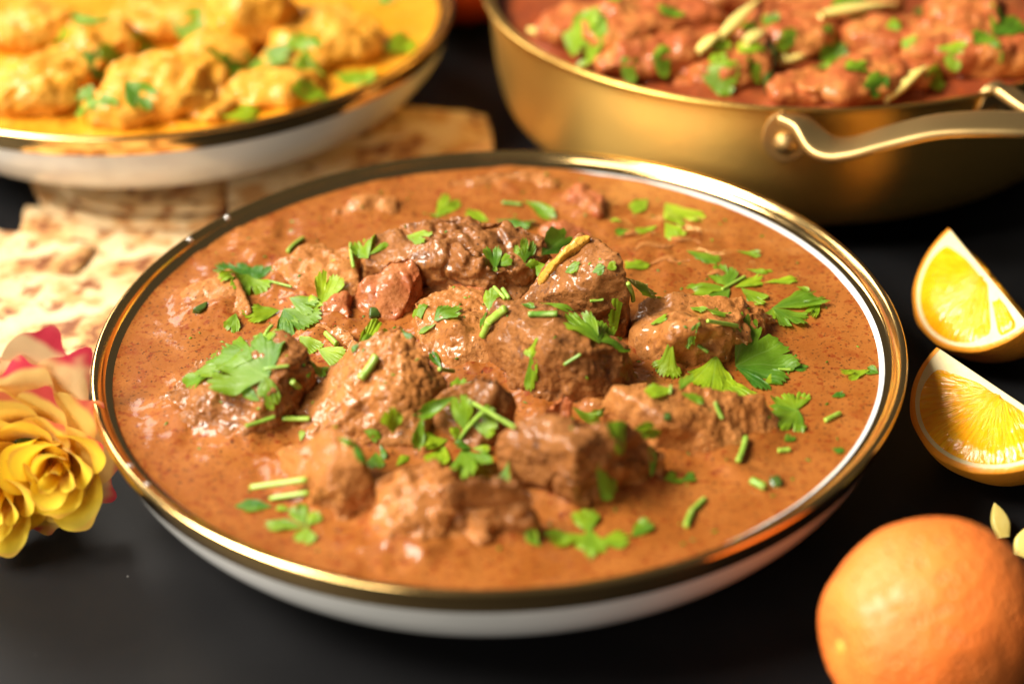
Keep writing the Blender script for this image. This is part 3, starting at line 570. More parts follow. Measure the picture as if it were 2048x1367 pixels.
COR = [
 ('wide coriander leaf draped over the leftmost meat chunk', [L_(538, 756, 452, 716, 52, 3, .22, 0, .1), L_(505, 722, 408, 716, 34, 3, .28), L_(432, 744, 350, 784, 24, 1, .42), S_(530, 757, 580, 750, .7, .5), L_(531, 762, 540, 812, 36, 3, .25), L_(520, 806, 481, 783, 18, 1, .3)]),
 ('small coriander leaf with an upright stem on top of the leftmost meat chunk', [L_(506, 676, 553, 680, 26, 3, .6), S_(530, 674, 545, 654, .8, .75, 2)]),
 ('dark and pale coriander sprig lying left of the half sunk chunk near the left rim', [L_(512, 568, 440, 532, 30, 3, .06), L_(505, 566, 520, 528, 36, 3, .15), L_(497, 555, 482, 612, 40, 3, .55), S_(534, 566, 584, 579, .6, .4)]),
 ('flat coriander leaf just below the dark and pale sprig', [L_(560, 622, 492, 628, 28, 3, .5)]),
 ('small drooping coriander leaf in the sauce left of the flat leaf', [L_(472, 628, 459, 666, 26, 2, .45)]),
 ('upright light green coriander leaf left of the red tomato piece', [L_(640, 618, 672, 548, 24, 3, .72, 4), L_(648, 612, 606, 602, 20, 1, .75), L_(578, 598, 632, 620, 24, 2, .45)]),
 ('folded dark coriander leaf above the chain of small leaves', [L_(567, 620, 622, 668, 34, 3, .2), L_(566, 622, 582, 668, 20, 2, .15)]),
 ('chain of narrow yellow green coriander leaves running down behind the leftmost chunk', [L_(598, 674, 640, 706, 22, 2, .68), L_(636, 700, 688, 716, 24, 3, .72)]),
 ('short cut coriander stem left of the pyramid chunk', [S_(652, 671, 674, 693, 1.3, .9)]),
 ('dark coriander leaf in the gap right of the leftmost chunk', [L_(618, 726, 660, 742, 34, 2, .2), L_(622, 748, 618, 764, 24, 1, .4)]),
 ('thick bright green coriander stem lying on the face of the pyramid chunk', [S_(722, 768, 754, 722, 1.75, .55)]),
 ('long light coriander leaf folded over the left ridge of the pyramid chunk', [L_(704, 706, 777, 646, 17, 2, .75), L_(712, 690, 748, 652, 10, 1, .3), L_(718, 690, 702, 708, 20, 1, .05)]),
 ('dark veined coriander leaf on the right slope of the pyramid chunk', [L_(800, 655, 832, 688, 20, 2, .12)]),
 ('grey green coriander leaf with two narrow arms on the flat glossy chunk', [L_(868, 650, 918, 622, 40, 3, .18), L_(842, 642, 838, 612, 26, 1, .35), L_(872, 648, 836, 676, 14, 1, .35)]),
 ('cut coriander stem with a dark leaf in the glossy gap right of the pyramid chunk', [S_(878, 741, 908, 745, .9, .55), L_(884, 740, 862, 708, 14, 1, .05)]),
 ('upright cup shaped coriander leaf at the foot of the pyramid chunk', [L_(786, 868, 784, 808, 24, 3, .5, 4, .5)]),
 ('tall mixed coriander sprig covering the small buried chunk in the middle', [
   L_(908, 788, 919, 744, 16, 1, .4), L_(915, 768, 946, 760, 18, 1, .4), L_(912, 792, 836, 834, 14, 1, .35, 2), L_(846, 832, 834, 900, 12, 1, .32, 2), L_(928, 862, 916, 794, 27, 2, .4, 4),
   L_(942, 850, 997, 858, 30, 3, .3, 2), L_(962, 828, 983, 812, 26, 2, .35, 2), S_(920, 880, 972, 822, .9, .6, 3), S_(938, 803, 1030, 857, .75, .62, 2),
   L_(896, 880, 838, 890, 24, 3, .72, 2), L_(890, 894, 866, 932, 30, 3, .78), L_(912, 882, 908, 850, 24, 2, .75, 3)]),
 ('large dark coriander leaf with a trailing tail in front of the tall mixed sprig', [L_(926, 896, 942, 962, 32, 3, .25, 3), L_(936, 950, 878, 982, 12, 2, .35, 3), L_(944, 898, 908, 886, 24, 2, .12, 3), L_(944, 898, 978, 896, 18, 2, .65, 2)]),
 ('narrow dark coriander leaf curled against the left end of the log chunk', [L_(1017, 912, 997, 958, 16, 1, .22)]),
 ('pair of upright coriander leaves hanging on the overhang of the long back chunk', [L_(992, 540, 982, 490, 26, 2, .25, 3), L_(992, 532, 1024, 516, 20, 1, .3, 3), L_(992, 536, 990, 562, 14, 1, .35)]),
 ('rounded coriander leaf with a bent right arm beside the yellow fat strip', [L_(1050, 547, 1044, 484, 24, 3, .18, 4), L_(1051, 546, 1078, 522, 26, 1, .4, 4), L_(1070, 522, 1100, 552, 20, 1, .42, 4)]),
 ('dark coriander leaf rising behind the yellow fat strip', [L_(1082, 512, 1134, 468, 20, 1, .08, 4)]),
 ('bright pointed coriander leaf behind the middle of the long back chunk', [L_(978, 444, 934, 428, 26, 2, .75)]),
 ('long dark coriander leaf on the rear right of the long back chunk', [L_(990, 441, 1070, 456, 15, 2, .25)]),
 ('narrow coriander leaf slanting in the blurred sauce behind the long chunk', [L_(1046, 404, 1104, 438, 13, 1, .4)]),
 ('olive coriander stem in the blurred sauce behind the long chunk', [S_(1005, 408, 1044, 412, 1.0, .2)]),
 ('light coriander leaf standing at the rear left end of the long back chunk', [L_(872, 436, 906, 395, 22, 2, .7, 4), L_(880, 436, 856, 430, 20, 1, .5)]),
 ('cut coriander stem in the blurred sauce at the far left rear', [S_(576, 507, 608, 480, 1.1, .5)]),
 ('two lobed coriander leaf at the left end of the long back chunk', [L_(737, 528, 722, 478, 24, 2, .3), L_(738, 512, 774, 490, 16, 1, .45), S_(702, 494, 708, 542, .9, .6)]),
 ('small shiny coriander leaf on top of the long back chunk', [L_(814, 476, 856, 490, 18, 2, .5)]),
 ('tiny coriander scraps on the right face of the tall angular chunk', [L_(1184, 548, 1212, 534, 34, 3, .3), L_(1214, 540, 1233, 530, 34, 2, .45)]),
 ('tiny coriander scrap in the middle of the tall angular chunk', [L_(1130, 548, 1158, 533, 22, 2, .35)]),
 ('yellow green coriander leaf in the sauce right of the tall angular chunk', [L_(1250, 546, 1312, 553, 20, 2, .45), L_(1250, 540, 1288, 516, 30, 2, .72)]),
 ('coriander stem stuck upright behind the right side of the tall angular chunk', [S_(1256, 590, 1266, 625, 1.0, .45)]),
 ('pointed coriander leaf with split stems behind the left end of the centre chunk', [L_(979, 625, 981, 572, 17, 1, .4, 4), S_(1010, 600, 988, 576, .8, .75, 2), S_(1018, 600, 1005, 580, .9, .5, 2)]),
 ('dark square coriander scrap left of the centre chunk', [L_(974, 630, 954, 644, 36, 2, .25)]),
 ('bright cut coriander stem leaning on the left corner of the centre chunk', [S_(976, 657, 1012, 628, 1.75, .8)]),
 ('flared coriander stem end standing below the left corner of the centre chunk', [S_(966, 694, 979, 664, 1.6, .85)]),
 ('thick dark green coriander stem across the top of the centre chunk', [S_(1057, 633, 1115, 632, 1.3, .15), L_(1078, 613, 1148, 628, 11, 2, .5), L_(1042, 609, 1068, 617, 18, 1, .15)]),
 ('frilly coriander sprig on the right shoulder of the centre chunk', [L_(1200, 692, 1136, 632, 30, 3, .45), L_(1198, 690, 1170, 622, 24, 3, .4), L_(1200, 688, 1250, 668, 38, 3, .35), L_(1246, 656, 1220, 638, 28, 2, .65), S_(1180, 633, 1207, 630, .7, .6)]),
 ('two toned coriander leaf hanging down the front of the centre chunk', [L_(1063, 726, 1061, 690, 34, 3, .62), L_(1061, 720, 1062, 788, 16, 2, .35)]),
 ('thin curved coriander stem on the front face of the centre chunk', [S_(1128, 753, 1162, 732, .7, .4)]),
 ('curled thin coriander leaf at the rear left corner of the right chunk', [L_(1328, 600, 1285, 592, 12, 1, .4), L_(1328, 592, 1370, 589, 10, 1, .5)]),
 ('big layered coriander sprig on the rear edge of the right chunk', [L_(1460, 578, 1378, 582, 20, 2, .5), L_(1458, 576, 1438, 536, 34, 3, .4), L_(1460, 580, 1404, 610, 24, 3, .25), S_(1444, 582, 1490, 556, .8, .75), L_(1468, 576, 1530, 560, 20, 2, .7), L_(1526, 568, 1602, 560, 14, 2, .72), L_(1482, 578, 1534, 608, 24, 2, .4), L_(1592, 574, 1616, 583, 20, 1, .6)]),
 ('open coriander leaf in the sauce right of the layered sprig', [L_(1543, 618, 1646, 596, 20, 3, .4), L_(1545, 618, 1612, 656, 32, 3, .35), L_(1545, 618, 1538, 650, 20, 1, .35), L_(1640, 604, 1616, 640, 16, 2, .5)]),
 ('two lobed coriander leaf lying on the middle of the right chunk', [L_(1380, 616, 1414, 622, 24, 2, .4), L_(1410, 620, 1452, 636, 28, 3, .4)]),
 ('small coriander scrap at the left end of the right chunk', [L_(1300, 650, 1334, 634, 26, 2, .4)]),
 ('curved thin coriander stem on the front of the right chunk', [S_(1414, 655, 1475, 665, .9, .6)]),
 ('dark square coriander leaf low on the front of the right chunk', [L_(1398, 707, 1380, 677, 26, 2, .12)]),
 ('pale grey green coriander leaf pointing up in front of the right chunk', [L_(1342, 700, 1322, 756, 42, 3, .62)]),
 ('yellow green coriander leaf with visible veins left of the largest dark leaf', [L_(1432, 720, 1420, 790, 38, 3, .78), L_(1436, 756, 1497, 790, 20, 3, .72), S_(1394, 721, 1415, 735, .8, .4)]),
 ('largest dark green coriander leaf, spread flat at the right', [L_(1470, 735, 1592, 728, 74, 5, .12, 0, .0, dict(notch=.42)), L_(1560, 735, 1622, 738, 16, 2, .12)]),
 ('small bright coriander leaf tucked under the tip of the largest leaf', [L_(1528, 768, 1566, 755, 30, 3, .65), S_(1556, 742, 1582, 742, .8, .75)]),
 ('three armed coriander sprig on the rear of the long flat chunk', [L_(1346, 780, 1292, 785, 24, 3, .6), L_(1358, 784, 1380, 748, 16, 1, .3, 3), L_(1362, 787, 1410, 808, 16, 2, .4), S_(1340, 790, 1342, 772, .7, .45, 2)]),
 ('upper coriander leaf of two at the right end of the long flat chunk', [L_(1592, 822, 1572, 784, 44, 3, .4)]),
 ('lower coriander leaf of two at the right end of the long flat chunk', [L_(1596, 822, 1560, 862, 40, 3, .32), L_(1592, 822, 1537, 812, 16, 1, .35)]),
 ('green coriander stem on the middle of the long flat chunk', [S_(1430, 808, 1445, 842, .9, .5)]),
 ('short coriander stem floating near the right rim', [S_(1650, 844, 1680, 829, 1.0, .65)]),
 ('coriander leaf touching the white bowl wall at the far right', [L_(1740, 742, 1682, 754, 22, 3, .6), L_(1758, 748, 1730, 740, 36, 2, .2)]),
 ('narrow coriander leaf between the centre chunk and the long flat chunk', [L_(1144, 808, 1212, 835, 14, 2, .4)]),
 ('coriander leaf with two arms on the rear right of the log chunk', [L_(1252, 850, 1214, 882, 30, 3, .4), L_(1250, 852, 1308, 842, 14, 2, .35)]),
 ('curled dark coriander leaf at the right end of the log chunk', [L_(1302, 957, 1310, 917, 18, 1, .2)]),
 ('pair of small coriander leaves in the sauce right of the log chunk', [L_(1328, 960, 1362, 954, 30, 2, .28), L_(1362, 962, 1397, 952, 30, 2, .3)]),
 ('upright coriander stem at the front edge of the long flat chunk', [S_(1476, 926, 1492, 878, 1.2, .55)]),
 ('short yellow coriander stem right of the long flat chunk', [S_(1556, 904, 1580, 902, 1.0, .8)]),
 ('plump green coriander stem near the dark chilli at the right front', [S_(1502, 966, 1530, 980, 1.6, .5)]),
 ('small coriander scrap below the right end of the long flat chunk', [L_(1568, 884, 1586, 874, 28, 2, .15)]),
 ('small green coriander scrap in the sauce below the log chunk', [L_(1192, 990, 1232, 1002, 34, 2, .4)]),
 ('bright coriander sprig near the front rim', [L_(1178, 1068, 1166, 1008, 30, 3, .45), L_(1176, 1072, 1088, 1088, 20, 3, .5), L_(1194, 1088, 1258, 1078, 28, 2, .6), L_(1180, 1060, 1182, 1110, 30, 3, .55)]),
 ('small coriander leaf at the left of the bright front sprig', [L_(1082, 1094, 1054, 1070, 22, 1, .45)]),
 ('dark and light coriander scrap at the right of the bright front sprig', [L_(1262, 1076, 1300, 1048, 24, 2, .25)]),
 ('bent coriander stem in the sauce near the front right rim', [S_(1372, 1056, 1386, 1022, 1.2, .55), S_(1385, 1024, 1410, 1000, 1.1, .55)]),
 ('two long pale coriander stems lying parallel at the front left', [S_(504, 996, 616, 980, 1.1, .95), S_(540, 1000, 618, 988, 1.0, .9)]),
 ('dark coriander leaf below the left ends of the two long stems', [L_(545, 1014, 474, 1012, 22, 3, .15)]),
 ('many lobed coriander leaf below the two long pale stems', [L_(612, 1054, 640, 1024, 28, 3, .4), L_(612, 1054, 526, 1048, 17, 3, .4), L_(608, 1052, 594, 1016, 24, 2, .45), L_(614, 1054, 606, 1090, 34, 2, .5), L_(580, 1020, 553, 1016, 22, 1, .6)]),
 ('thin coriander stem in front of the leftmost meat chunk', [S_(495, 878, 553, 859, .9, .55)]),
 ('pale flat coriander stem at the foot of the pyramid chunk', [S_(566, 840, 620, 841, 1.1, 1.0)]),
 ('tiny bright coriander scrap between the pale stem and the front left chunk', [L_(601, 884, 606, 862, 20, 2, .65)]),
 ('stubby coriander stem between the leftmost chunk and the pyramid chunk', [S_(588, 794, 602, 806, 1.3, .6)]),
 ('narrow dark coriander leaf bent over the ridge of the front left chunk', [L_(676, 876, 708, 892, 14, 1, .3), L_(706, 890, 728, 934, 13, 1, .12)]),
 ('group of dark coriander flecks right of the front left chunk', [L_(752, 906, 752, 950, 24, 2, .25), L_(760, 888, 770, 922, 13, 1, .12), L_(728, 866, 760, 884, 18, 2, .3)]),
 ('bright slim coriander leaf between the front left chunk and the tall sprig', [L_(792, 934, 816, 908, 16, 1, .6)]),
 ('blurred yellow green coriander leaves strewn near the rear right wall', [L_(1330, 408, 1384, 446, 30, 2, .85), L_(1330, 446, 1364, 478, 24, 2, .85), L_(1296, 400, 1262, 425, 24, 2, .7), L_(1316, 452, 1262, 468, 18, 3, .6)]),
 ('blurred dark coriander leaf left of the strewn yellow leaves', [L_(1262, 462, 1228, 470, 24, 2, .3), L_(1244, 446, 1222, 440, 24, 1, .7)]),
 ('olive coriander leaf in the sauce below the strewn yellow leaves', [L_(1372, 504, 1432, 524, 18, 2, .35)]),
 ('faint coriander scrap near the right rear wall', [L_(1470, 504, 1524, 512, 12, 2, .35)]),
 ('olive coriander scrap beyond the layered sprig', [L_(1490, 540, 1542, 546, 14, 2, .5)]),
 ('dark coriander scrap floating near the right rim above the short stem', [L_(1662, 795, 1688, 788, 26, 2, .0)]),
 ('dark round coriander scrap floating near the lower right rim', [L_(1664, 898, 1690, 906, 34, 1, .0)]),
]
for lab, items in COR: coriander(BV1, LV, lab, items, G1)
# scattered crumbs of the same herb and spice, past counting
V, Fc, A, k = [], [], [], 0
rs = np.random.RandomState(5)
for i in range(210):
    a, rr = rs.uniform(0, 2 * np.pi), .123 * math.sqrt(rs.uniform())
    h = BV1.ray_cast(Vector((P1C[0] + rr * math.cos(a), P1C[1] + rr * math.sin(a), .12)), Vector((0, 0, -1)))
    if h[0] is None: continue
    th = rs.uniform(0, 6.28); n = h[1]; e1 = Vector((math.cos(th), math.sin(th), 0)); e1 = (e1 - n * e1.dot(n)).normalized(); e2 = n.cross(e1)
    l, wd = rs.uniform(.0004, .0012), rs.uniform(.0002, .0006); c = h[0]
    for (x, y, z) in ((-1, 0, .0001), (0, -1, .0002), (1, 0, .0001), (0, 1, .0002), (0, 0, .0007)): V.append(c + e1 * x * l + e2 * y * wd + n * z)
    tn = rs.choice([0., .05, .15, .4]); A += [(.3, .5, tn)] * 5
    Fc += [(k, k + 1, k + 4), (k + 1, k + 2, k + 4), (k + 2, k + 3, k + 4), (k + 3, k, k + 4)]; k += 5
o = mk('herb_flecks', np.array([tuple(v) for v in V]), Fc, M['leaf'], P1C, attr={'leaf': np.array(A)})
tag(o, 'tiny dark herb flecks sprinkled over the whole brown curry', 'herb flecks', kind='stuff')
def pod(px, py, r, label, mat='chilli'):
    p, n = hit(BV1, px, py, LV)
    V, Fq = hull_chunk('pod', [p + Vector((random.uniform(-1, 1) * r, random.uniform(-1, 1) * r, random.uniform(-.6, .7) * r)) for _ in range(26)], M[mat], amp=.25, voxel=r / 9, smooth=3, seed=int(px), gran=0)
    tag(mk('chilli_piece', V, Fq, M[mat], V.mean(0)), label, 'chilli')
pod(1553, 965, .0024, 'dark green chilli piece half sunk in the sauce at the right front')
pod(1336, 833, .0018, 'small round green chilli piece on the front of the long flat chunk')
pod(400, 618, .0028, 'olive green seed pod on the sunk lump near the left rim')
pod(750, 628, .0022, 'olive green chilli piece on the curled tomato piece')

# ------------------------------------------------------------------ blurred dishes behind
def blob(level, px, py, wpx, dpx, hmm, rot, seed):
    """chunk of chicken: width and depth given in metres/1000"""
    p = at(px, py, level + hmm * .0006); rs = np.random.RandomState(seed); W = []
    for _ in range(46):
        q = rs.normal(size=3); q = np.sign(q) * (np.abs(q) / np.linalg.norm(q)) ** .75
        x, y, z = q[0] * wpx * .0005, q[1] * dpx * .0005, q[2] * hmm * .0006
        W.append(Vector((p.x + x * math.cos(rot) - y * math.sin(rot), p.y + x * math.sin(rot) + y * math.cos(rot), p.z + z)))
    return W
LY = .0405 + .0088
YEL = [(60, 175, 36, 26, 20, .2, 'pale yellow chicken piece at the left front of the yellow curry'), (325, 170, 40, 32, 18, -.3, 'broad chicken piece in the middle of the yellow curry'),
       (500, 25, 32, 26, 30, .5, 'tall browned chicken piece standing at the rear of the yellow curry'), (655, 70, 36, 34, 16, .9, 'smooth chicken piece at the right of the yellow curry'),
       (185, 85, 30, 22, 16, .0, 'chicken piece at the rear left of the yellow curry, between two herb clumps'), (545, 175, 30, 20, 10, .4, 'low chicken piece near the front right of the yellow curry'),
       (255, 215, 26, 16, 14, .2, 'small chicken piece beside the dense herb clump'), (60, 55, 34, 26, 14, .6, 'far left chicken piece at the back of the yellow curry'), (330, 40, 40, 26, 14, .1, 'chicken piece behind the broad middle one'),
       (425, 105, 28, 22, 13, .7, 'chicken piece between the broad middle one and the tall browned one'), (130, 140, 26, 20, 13, .3, 'chicken piece behind the dense herb clump'), (430, 205, 22, 16, 9, .9, 'low chicken piece at the front middle of the yellow curry'), (590, 120, 24, 18, 11, .2, 'chicken piece left of the smooth one in the yellow curry')]
YM = []
for i, (x, y, w_, d_, h_, r_, lab) in enumerate(YEL):
    V, Fq = hull_chunk('chicken', blob(LY, x, y, w_ * 1.4, d_ * 1.5, h_ * .85, r_, 40 + i), M['chicken_y'], voxel=.0012, smooth=8, seed=40 + i, gran=.3, amp=1.4, fib=.15)
    tag(mk('chicken_piece', V, Fq, M['chicken_y'], (V.mean(0)[0], V.mean(0)[1], V[:, 2].min())), lab, 'chicken', 'chicken in the yellow curry'); YM.append((V, Fq))
YM.append(make_sauce('curry_sauce', P2C, .1278, LY, M['sauce_y'], YM, 'smooth yellow curry sauce in the rear left bowl', 'curry sauce', nr=110, nt=420))
BV2 = bvh_of(YM)
G2 = 'coriander on the yellow curry'
for lab, items in [
 ('dense coriander clump at the front left of the yellow curry', [L_(190, 190, 150, 230, 45, 3, .2, 3), L_(195, 205, 205, 255, 40, 3, .4), L_(185, 190, 160, 185, 40, 3, .25, 3), L_(200, 200, 170, 215, 40, 3, .3, 3), L_(205, 190, 225, 235, 30, 3, .5)]),
 ('coriander leaf rising above the dense front clump', [L_(190, 175, 215, 120, 30, 3, .2, 3), L_(205, 135, 245, 105, 35, 3, .4)]),
 ('coriander leaf right of the dense front clump', [L_(250, 170, 298, 225, 28, 3, .25)]),
 ('dark wide coriander sprig in the middle of the yellow curry', [L_(490, 140, 420, 130, 40, 3, .3), L_(490, 140, 450, 165, 40, 3, .35), L_(500, 140, 570, 140, 35, 3, .2), L_(495, 140, 520, 115, 40, 3, .25)]),
 ('coriander leaf on the left face of the smooth chicken piece', [L_(610, 105, 600, 70, 45, 3, .45), L_(612, 105, 618, 150, 30, 3, .6), L_(612, 100, 645, 85, 30, 3, .45)]),
 ('yellow green coriander leaf near the right wall of the yellow curry', [L_(670, 150, 745, 165, 35, 3, .65)]),
 ('coriander leaf below the yellow green leaf by the right wall', [L_(580, 180, 650, 195, 20, 3, .6)]),
 ('coriander leaf on the rear right sauce of the yellow curry', [L_(760, 95, 835, 88, 26, 3, .7)]),
 ('pale coriander leaf at the front edge of the yellow curry', [L_(440, 235, 530, 230, 18, 3, .85)]),
 ('coriander leaf on the chicken behind the middle piece', [L_(340, 40, 415, 50, 40, 3, .4)]),
 ('coriander leaf at the rear left of the yellow curry', [L_(155, 55, 210, 35, 40, 3, .4)]),
 ('small coriander leaf on the left chicken of the yellow curry', [L_(95, 100, 140, 110, 30, 3, .4)]),
 ('coriander leaf between the rear left and middle chicken pieces', [L_(265, 100, 308, 85, 32, 3, .4)]),
 ('coriander leaf at the far right rear of the yellow curry', [L_(745, 8, 785, 2, 40, 3, .4)])]: coriander(BV2, LY, lab, items, G2)

# ------------------------------------------------------------------ brass pan
PC = np.array((.1328, .1893, 0.)); LP = .0602
pan = empty('brass_pan', Vector(PC)); tag(pan, 'brushed brass pan with a loop side handle holding the red chicken curry', 'pan')
prof = [(0, .0012), (.088, .0012), (.106, .0035), (.1215, .0095), (.1318, .0190), (.1357, .0330), (.1375, .0500), (.1381, .0652), (.1392, .0680), (.1412, .0692)]
lip = [(.1412, .0692), (.1420, .0699), (.1414, .0706), (.1398, .0703), (.1372, .0690), (.1362, .0664), (.1354, .05), (.1334, .035), (.1285, .021), (.105, .008), (0, .006)]
V, Fc = lathe(np.vstack([dense(prof, 6), dense(lip, 6)[1:]]), 320, PC); mk('body', V, Fc, M['brass'], PC, pan)
def on_wall(px, py, rad):
    d = rayd(px, py); ox, oy = CAM.x - PC[0], CAM.y - PC[1]
    a = d.x ** 2 + d.y ** 2; b = 2 * (ox * d.x + oy * d.y); c = ox * ox + oy * oy - rad * rad
    return CAM + d * ((-b - math.sqrt(b * b - 4 * a * c)) / (2 * a))
def ribbon(P, up, wd, th):
    """P centre line, up: ribbon normal per point, half width wd, half thickness th; rounded edge"""
    P = dense([tuple(p) for p in P], 8); U = dense([tuple(u) for u in up], 8); U /= np.linalg.norm(U, axis=1)[:, None]
    Wd = dense([(q, 0) for q in wd], 8)[:, 0]
    T = np.gradient(P, axis=0); T /= np.linalg.norm(T, axis=1)[:, None]; S = np.cross(T, U); S /= np.linalg.norm(S, axis=1)[:, None]; U = np.cross(S, T)
    V = []
    for i in range(len(P)):
        for k in range(20):
            a = 2 * math.pi * k / 20; ca, sa = math.cos(a), math.sin(a)
            V.append(P[i] + S[i] * Wd[i] * np.sign(ca) * abs(ca) ** .4 + U[i] * th * np.sign(sa) * abs(sa) ** .55)
    n = len(P); V.append(P[0]); V.append(P[-1])
    Fq = gridf(n, 20, True).tolist() + [(n * 20, (k + 1) % 20, k) for k in range(20)] + [(n * 20 + 1, (n - 1) * 20 + k, (n - 1) * 20 + (k + 1) % 20) for k in range(20)]
    return np.array(V), Fq
m1 = on_wall(1572, 268, .1385); m2 = on_wall(1990, 215, .1385)
def radial(p): v = Vector((p.x - PC[0], p.y - PC[1], 0)); return v.normalized()
r1, r2 = radial(m1), radial(m2)
hw = empty('loop_handle', Vector(PC)); hw.parent = pan; hw.location = (0, 0, 0)
Z = .0585
hp = [m1 + r1 * .0022 + Vector((-.001, 0, .0085)), at(1604, 250, .066), at(1645, 293, .061), at(1700, 297, .0612), at(1780, 275, .066), at(1870, 254, .071), at(1960, 248, .0735), at(2060, 250, .074), at(2150, 252, .0725), at(2090, 236, .067), m2 + r2 * .0025 + Vector((0, 0, .0085))]
zz = Vector((0, 0, 1)); lean = Vector((.55, -.55, .62))
ups = [lean, lean, Vector((0, -.2, 1)), Vector((-.40, .12, 1)), Vector((-.38, .12, 1)), Vector((-.2, .08, 1)), zz, zz, Vector((.3, -.2, 1)), lean, lean]
V, Fq = ribbon(hp, ups, [.0050, .0058, .0070, .0082, .0088, .0090, .0090, .0090, .0082, .0065, .0052], .0022); mk('grip', V, Fq, M['brass2'], PC, hw)
def disc_on_wall(p, r, rx, rz, th, name, dome, parent):
    tv = Vector((-r.y, r.x, 0)); V = []; n = 40; rings = [(1, -.6), (1, 0), (1, .55), (1, .75), (.985, .9), (.95, 1.0), (.93, 1.0), (.88, 1.0)] + ([(.7, 1.5), (.4, 1.85), (0.02, 2.0)] if dome else [(.5, 1.0), (0.02, 1.0)])
    for s, t_ in rings:
        for k in range(n):
            a = 2 * math.pi * k / n; V.append(p + tv * rx * s * math.cos(a) + Vector((0, 0, 1)) * rz * s * (math.sin(a) if math.sin(a) < 0 or dome else math.sin(a) * 1.25) + r * th * t_)
    return mk(name, np.array([tuple(v) for v in V]), gridf(len(rings), n, True), M['brass2'], PC, parent)
for p, r in ((m1, r1), (m2, r2)):
    q = p - r * .0012 + Vector((0, 0, -.002)); disc_on_wall(q, r, .0092, .0098, .0022, 'mounting_plate', False, hw)
    disc_on_wall(q + r * .0022 + Vector((0, 0, -.0015)), r, .0045, .0045, .0016, 'rivet', True, hw)
RED = [(1305, 55, 46, 26, 24, .3, 'largest red chicken piece at the left rear of the pan'), (1275, 140, 42, 20, 16, .1, 'dark red chicken piece near the left front rim of the pan'),
       (1150, 50, 26, 20, 12, .5, 'small chicken piece against the left wall of the pan'), (1565, 60, 34, 26, 16, -.4, 'red chicken piece under the ginger strips in the middle of the pan'),
       (1790, 78, 32, 20, 16, .2, 'dark chicken piece at the rear right of the pan'), (1930, 50, 24, 28, 26, .0, 'tall orange chicken piece at the rear right of the pan'),
       (1700, 155, 38, 26, 14, .2, 'orange chicken piece at the front middle of the pan'), (1995, 140, 40, 26, 18, -.2, 'large chicken piece at the right front of the pan'),
       (1620, 175, 26, 14, 9, .4, 'low red chicken piece at the front rim of the pan'), (1450, 130, 26, 24, 12, .8, 'chicken piece left of the long dark chilli'),
       (1680, 20, 40, 26, 16, .3, 'red chicken piece at the back of the pan under a ginger strip'), (1470, -20, 40, 30, 18, .1, 'chicken piece at the back left of the pan, cut by the picture edge'), (1830, 130, 22, 18, 10, .9, 'small chicken piece behind the front ginger strip')]
RM = []
for i, (x, y, w_, d_, h_, r_, lab) in enumerate(RED):
    p = at(x, y, LP); q = math.hypot(p.x - PC[0], p.y - PC[1])
    if y > 100 and q > .104: y -= (q - .104) * 3200
    W = blob(LP, x, y, w_ * 1.45, d_ * 1.45, h_ * .9, r_, 70 + i); far = max(W, key=lambda v: math.hypot(v.x - PC[0], v.y - PC[1])); q = math.hypot(far.x - PC[0], far.y - PC[1])
    if q > .129 and y > 90:
        k_ = Vector((far.x - PC[0], far.y - PC[1], 0)).normalized() * (q - .129); W = [v - k_ for v in W]
    V, Fq = hull_chunk('chicken', W, M['chicken_r'], voxel=.0011, smooth=6, seed=70 + i, gran=.9, amp=1.4, fib=.3)
    tag(mk('chicken_piece', V, Fq, M['chicken_r'], (V.mean(0)[0], V.mean(0)[1], V[:, 2].min())), lab, 'chicken', 'chicken in the brass pan'); RM.append((V, Fq))
rs_ = np.random.RandomState(9)
NEAR = ['the largest red chicken piece', 'the dark red chicken piece near the left front rim', 'the small chicken piece against the left wall', 'the red chicken piece under the ginger', 'the dark chicken piece at the rear right',
        'the tall orange chicken piece', 'the orange chicken piece at the front middle', 'the large chicken piece at the right front', 'the low red chicken piece at the front rim', 'the chicken piece left of the long dark chilli',
        'the back chicken piece under a ginger strip', 'the chicken piece cut by the picture edge', 'the small chicken piece behind the front ginger strip']
for i, nr_ in enumerate(NEAR):
    W = []; p = at(RED[i][0] + rs_.uniform(-75, 75), RED[i][1] + rs_.uniform(22, 48), LP + .004); q = math.hypot(p.x - PC[0], p.y - PC[1])
    if q > .109: p.x, p.y = PC[0] + (p.x - PC[0]) * .109 / q, PC[1] + (p.y - PC[1]) * .109 / q
    for k_ in range(40): W.append(Vector((p.x + rs_.normal() * .0048, p.y + rs_.normal() * .0042, LP + rs_.uniform(-.004, .005))))
    V, Fq = hull_chunk('lump', W, M['chicken_r'], voxel=.0010, smooth=5, seed=130 + i, gran=1.2, amp=1.4, fib=.3)
    tag(mk('onion_lump', V, Fq, M['sauce_r' if i % 3 else 'chicken_r'], (p.x, p.y, V[:, 2].min())), 'small lump of cooked onion beside ' + nr_ , 'onion', 'onion lumps in the pan'); RM.append((V, Fq))
RM.append(make_sauce('curry_sauce', PC, .1362, LP, M['sauce_r'], RM, 'chunky dark red curry sauce in the brass pan', 'curry sauce', relief=2.2, nr=120, nt=460))
BV3 = bvh_of(RM)
G3 = 'herbs on the red curry in the pan'
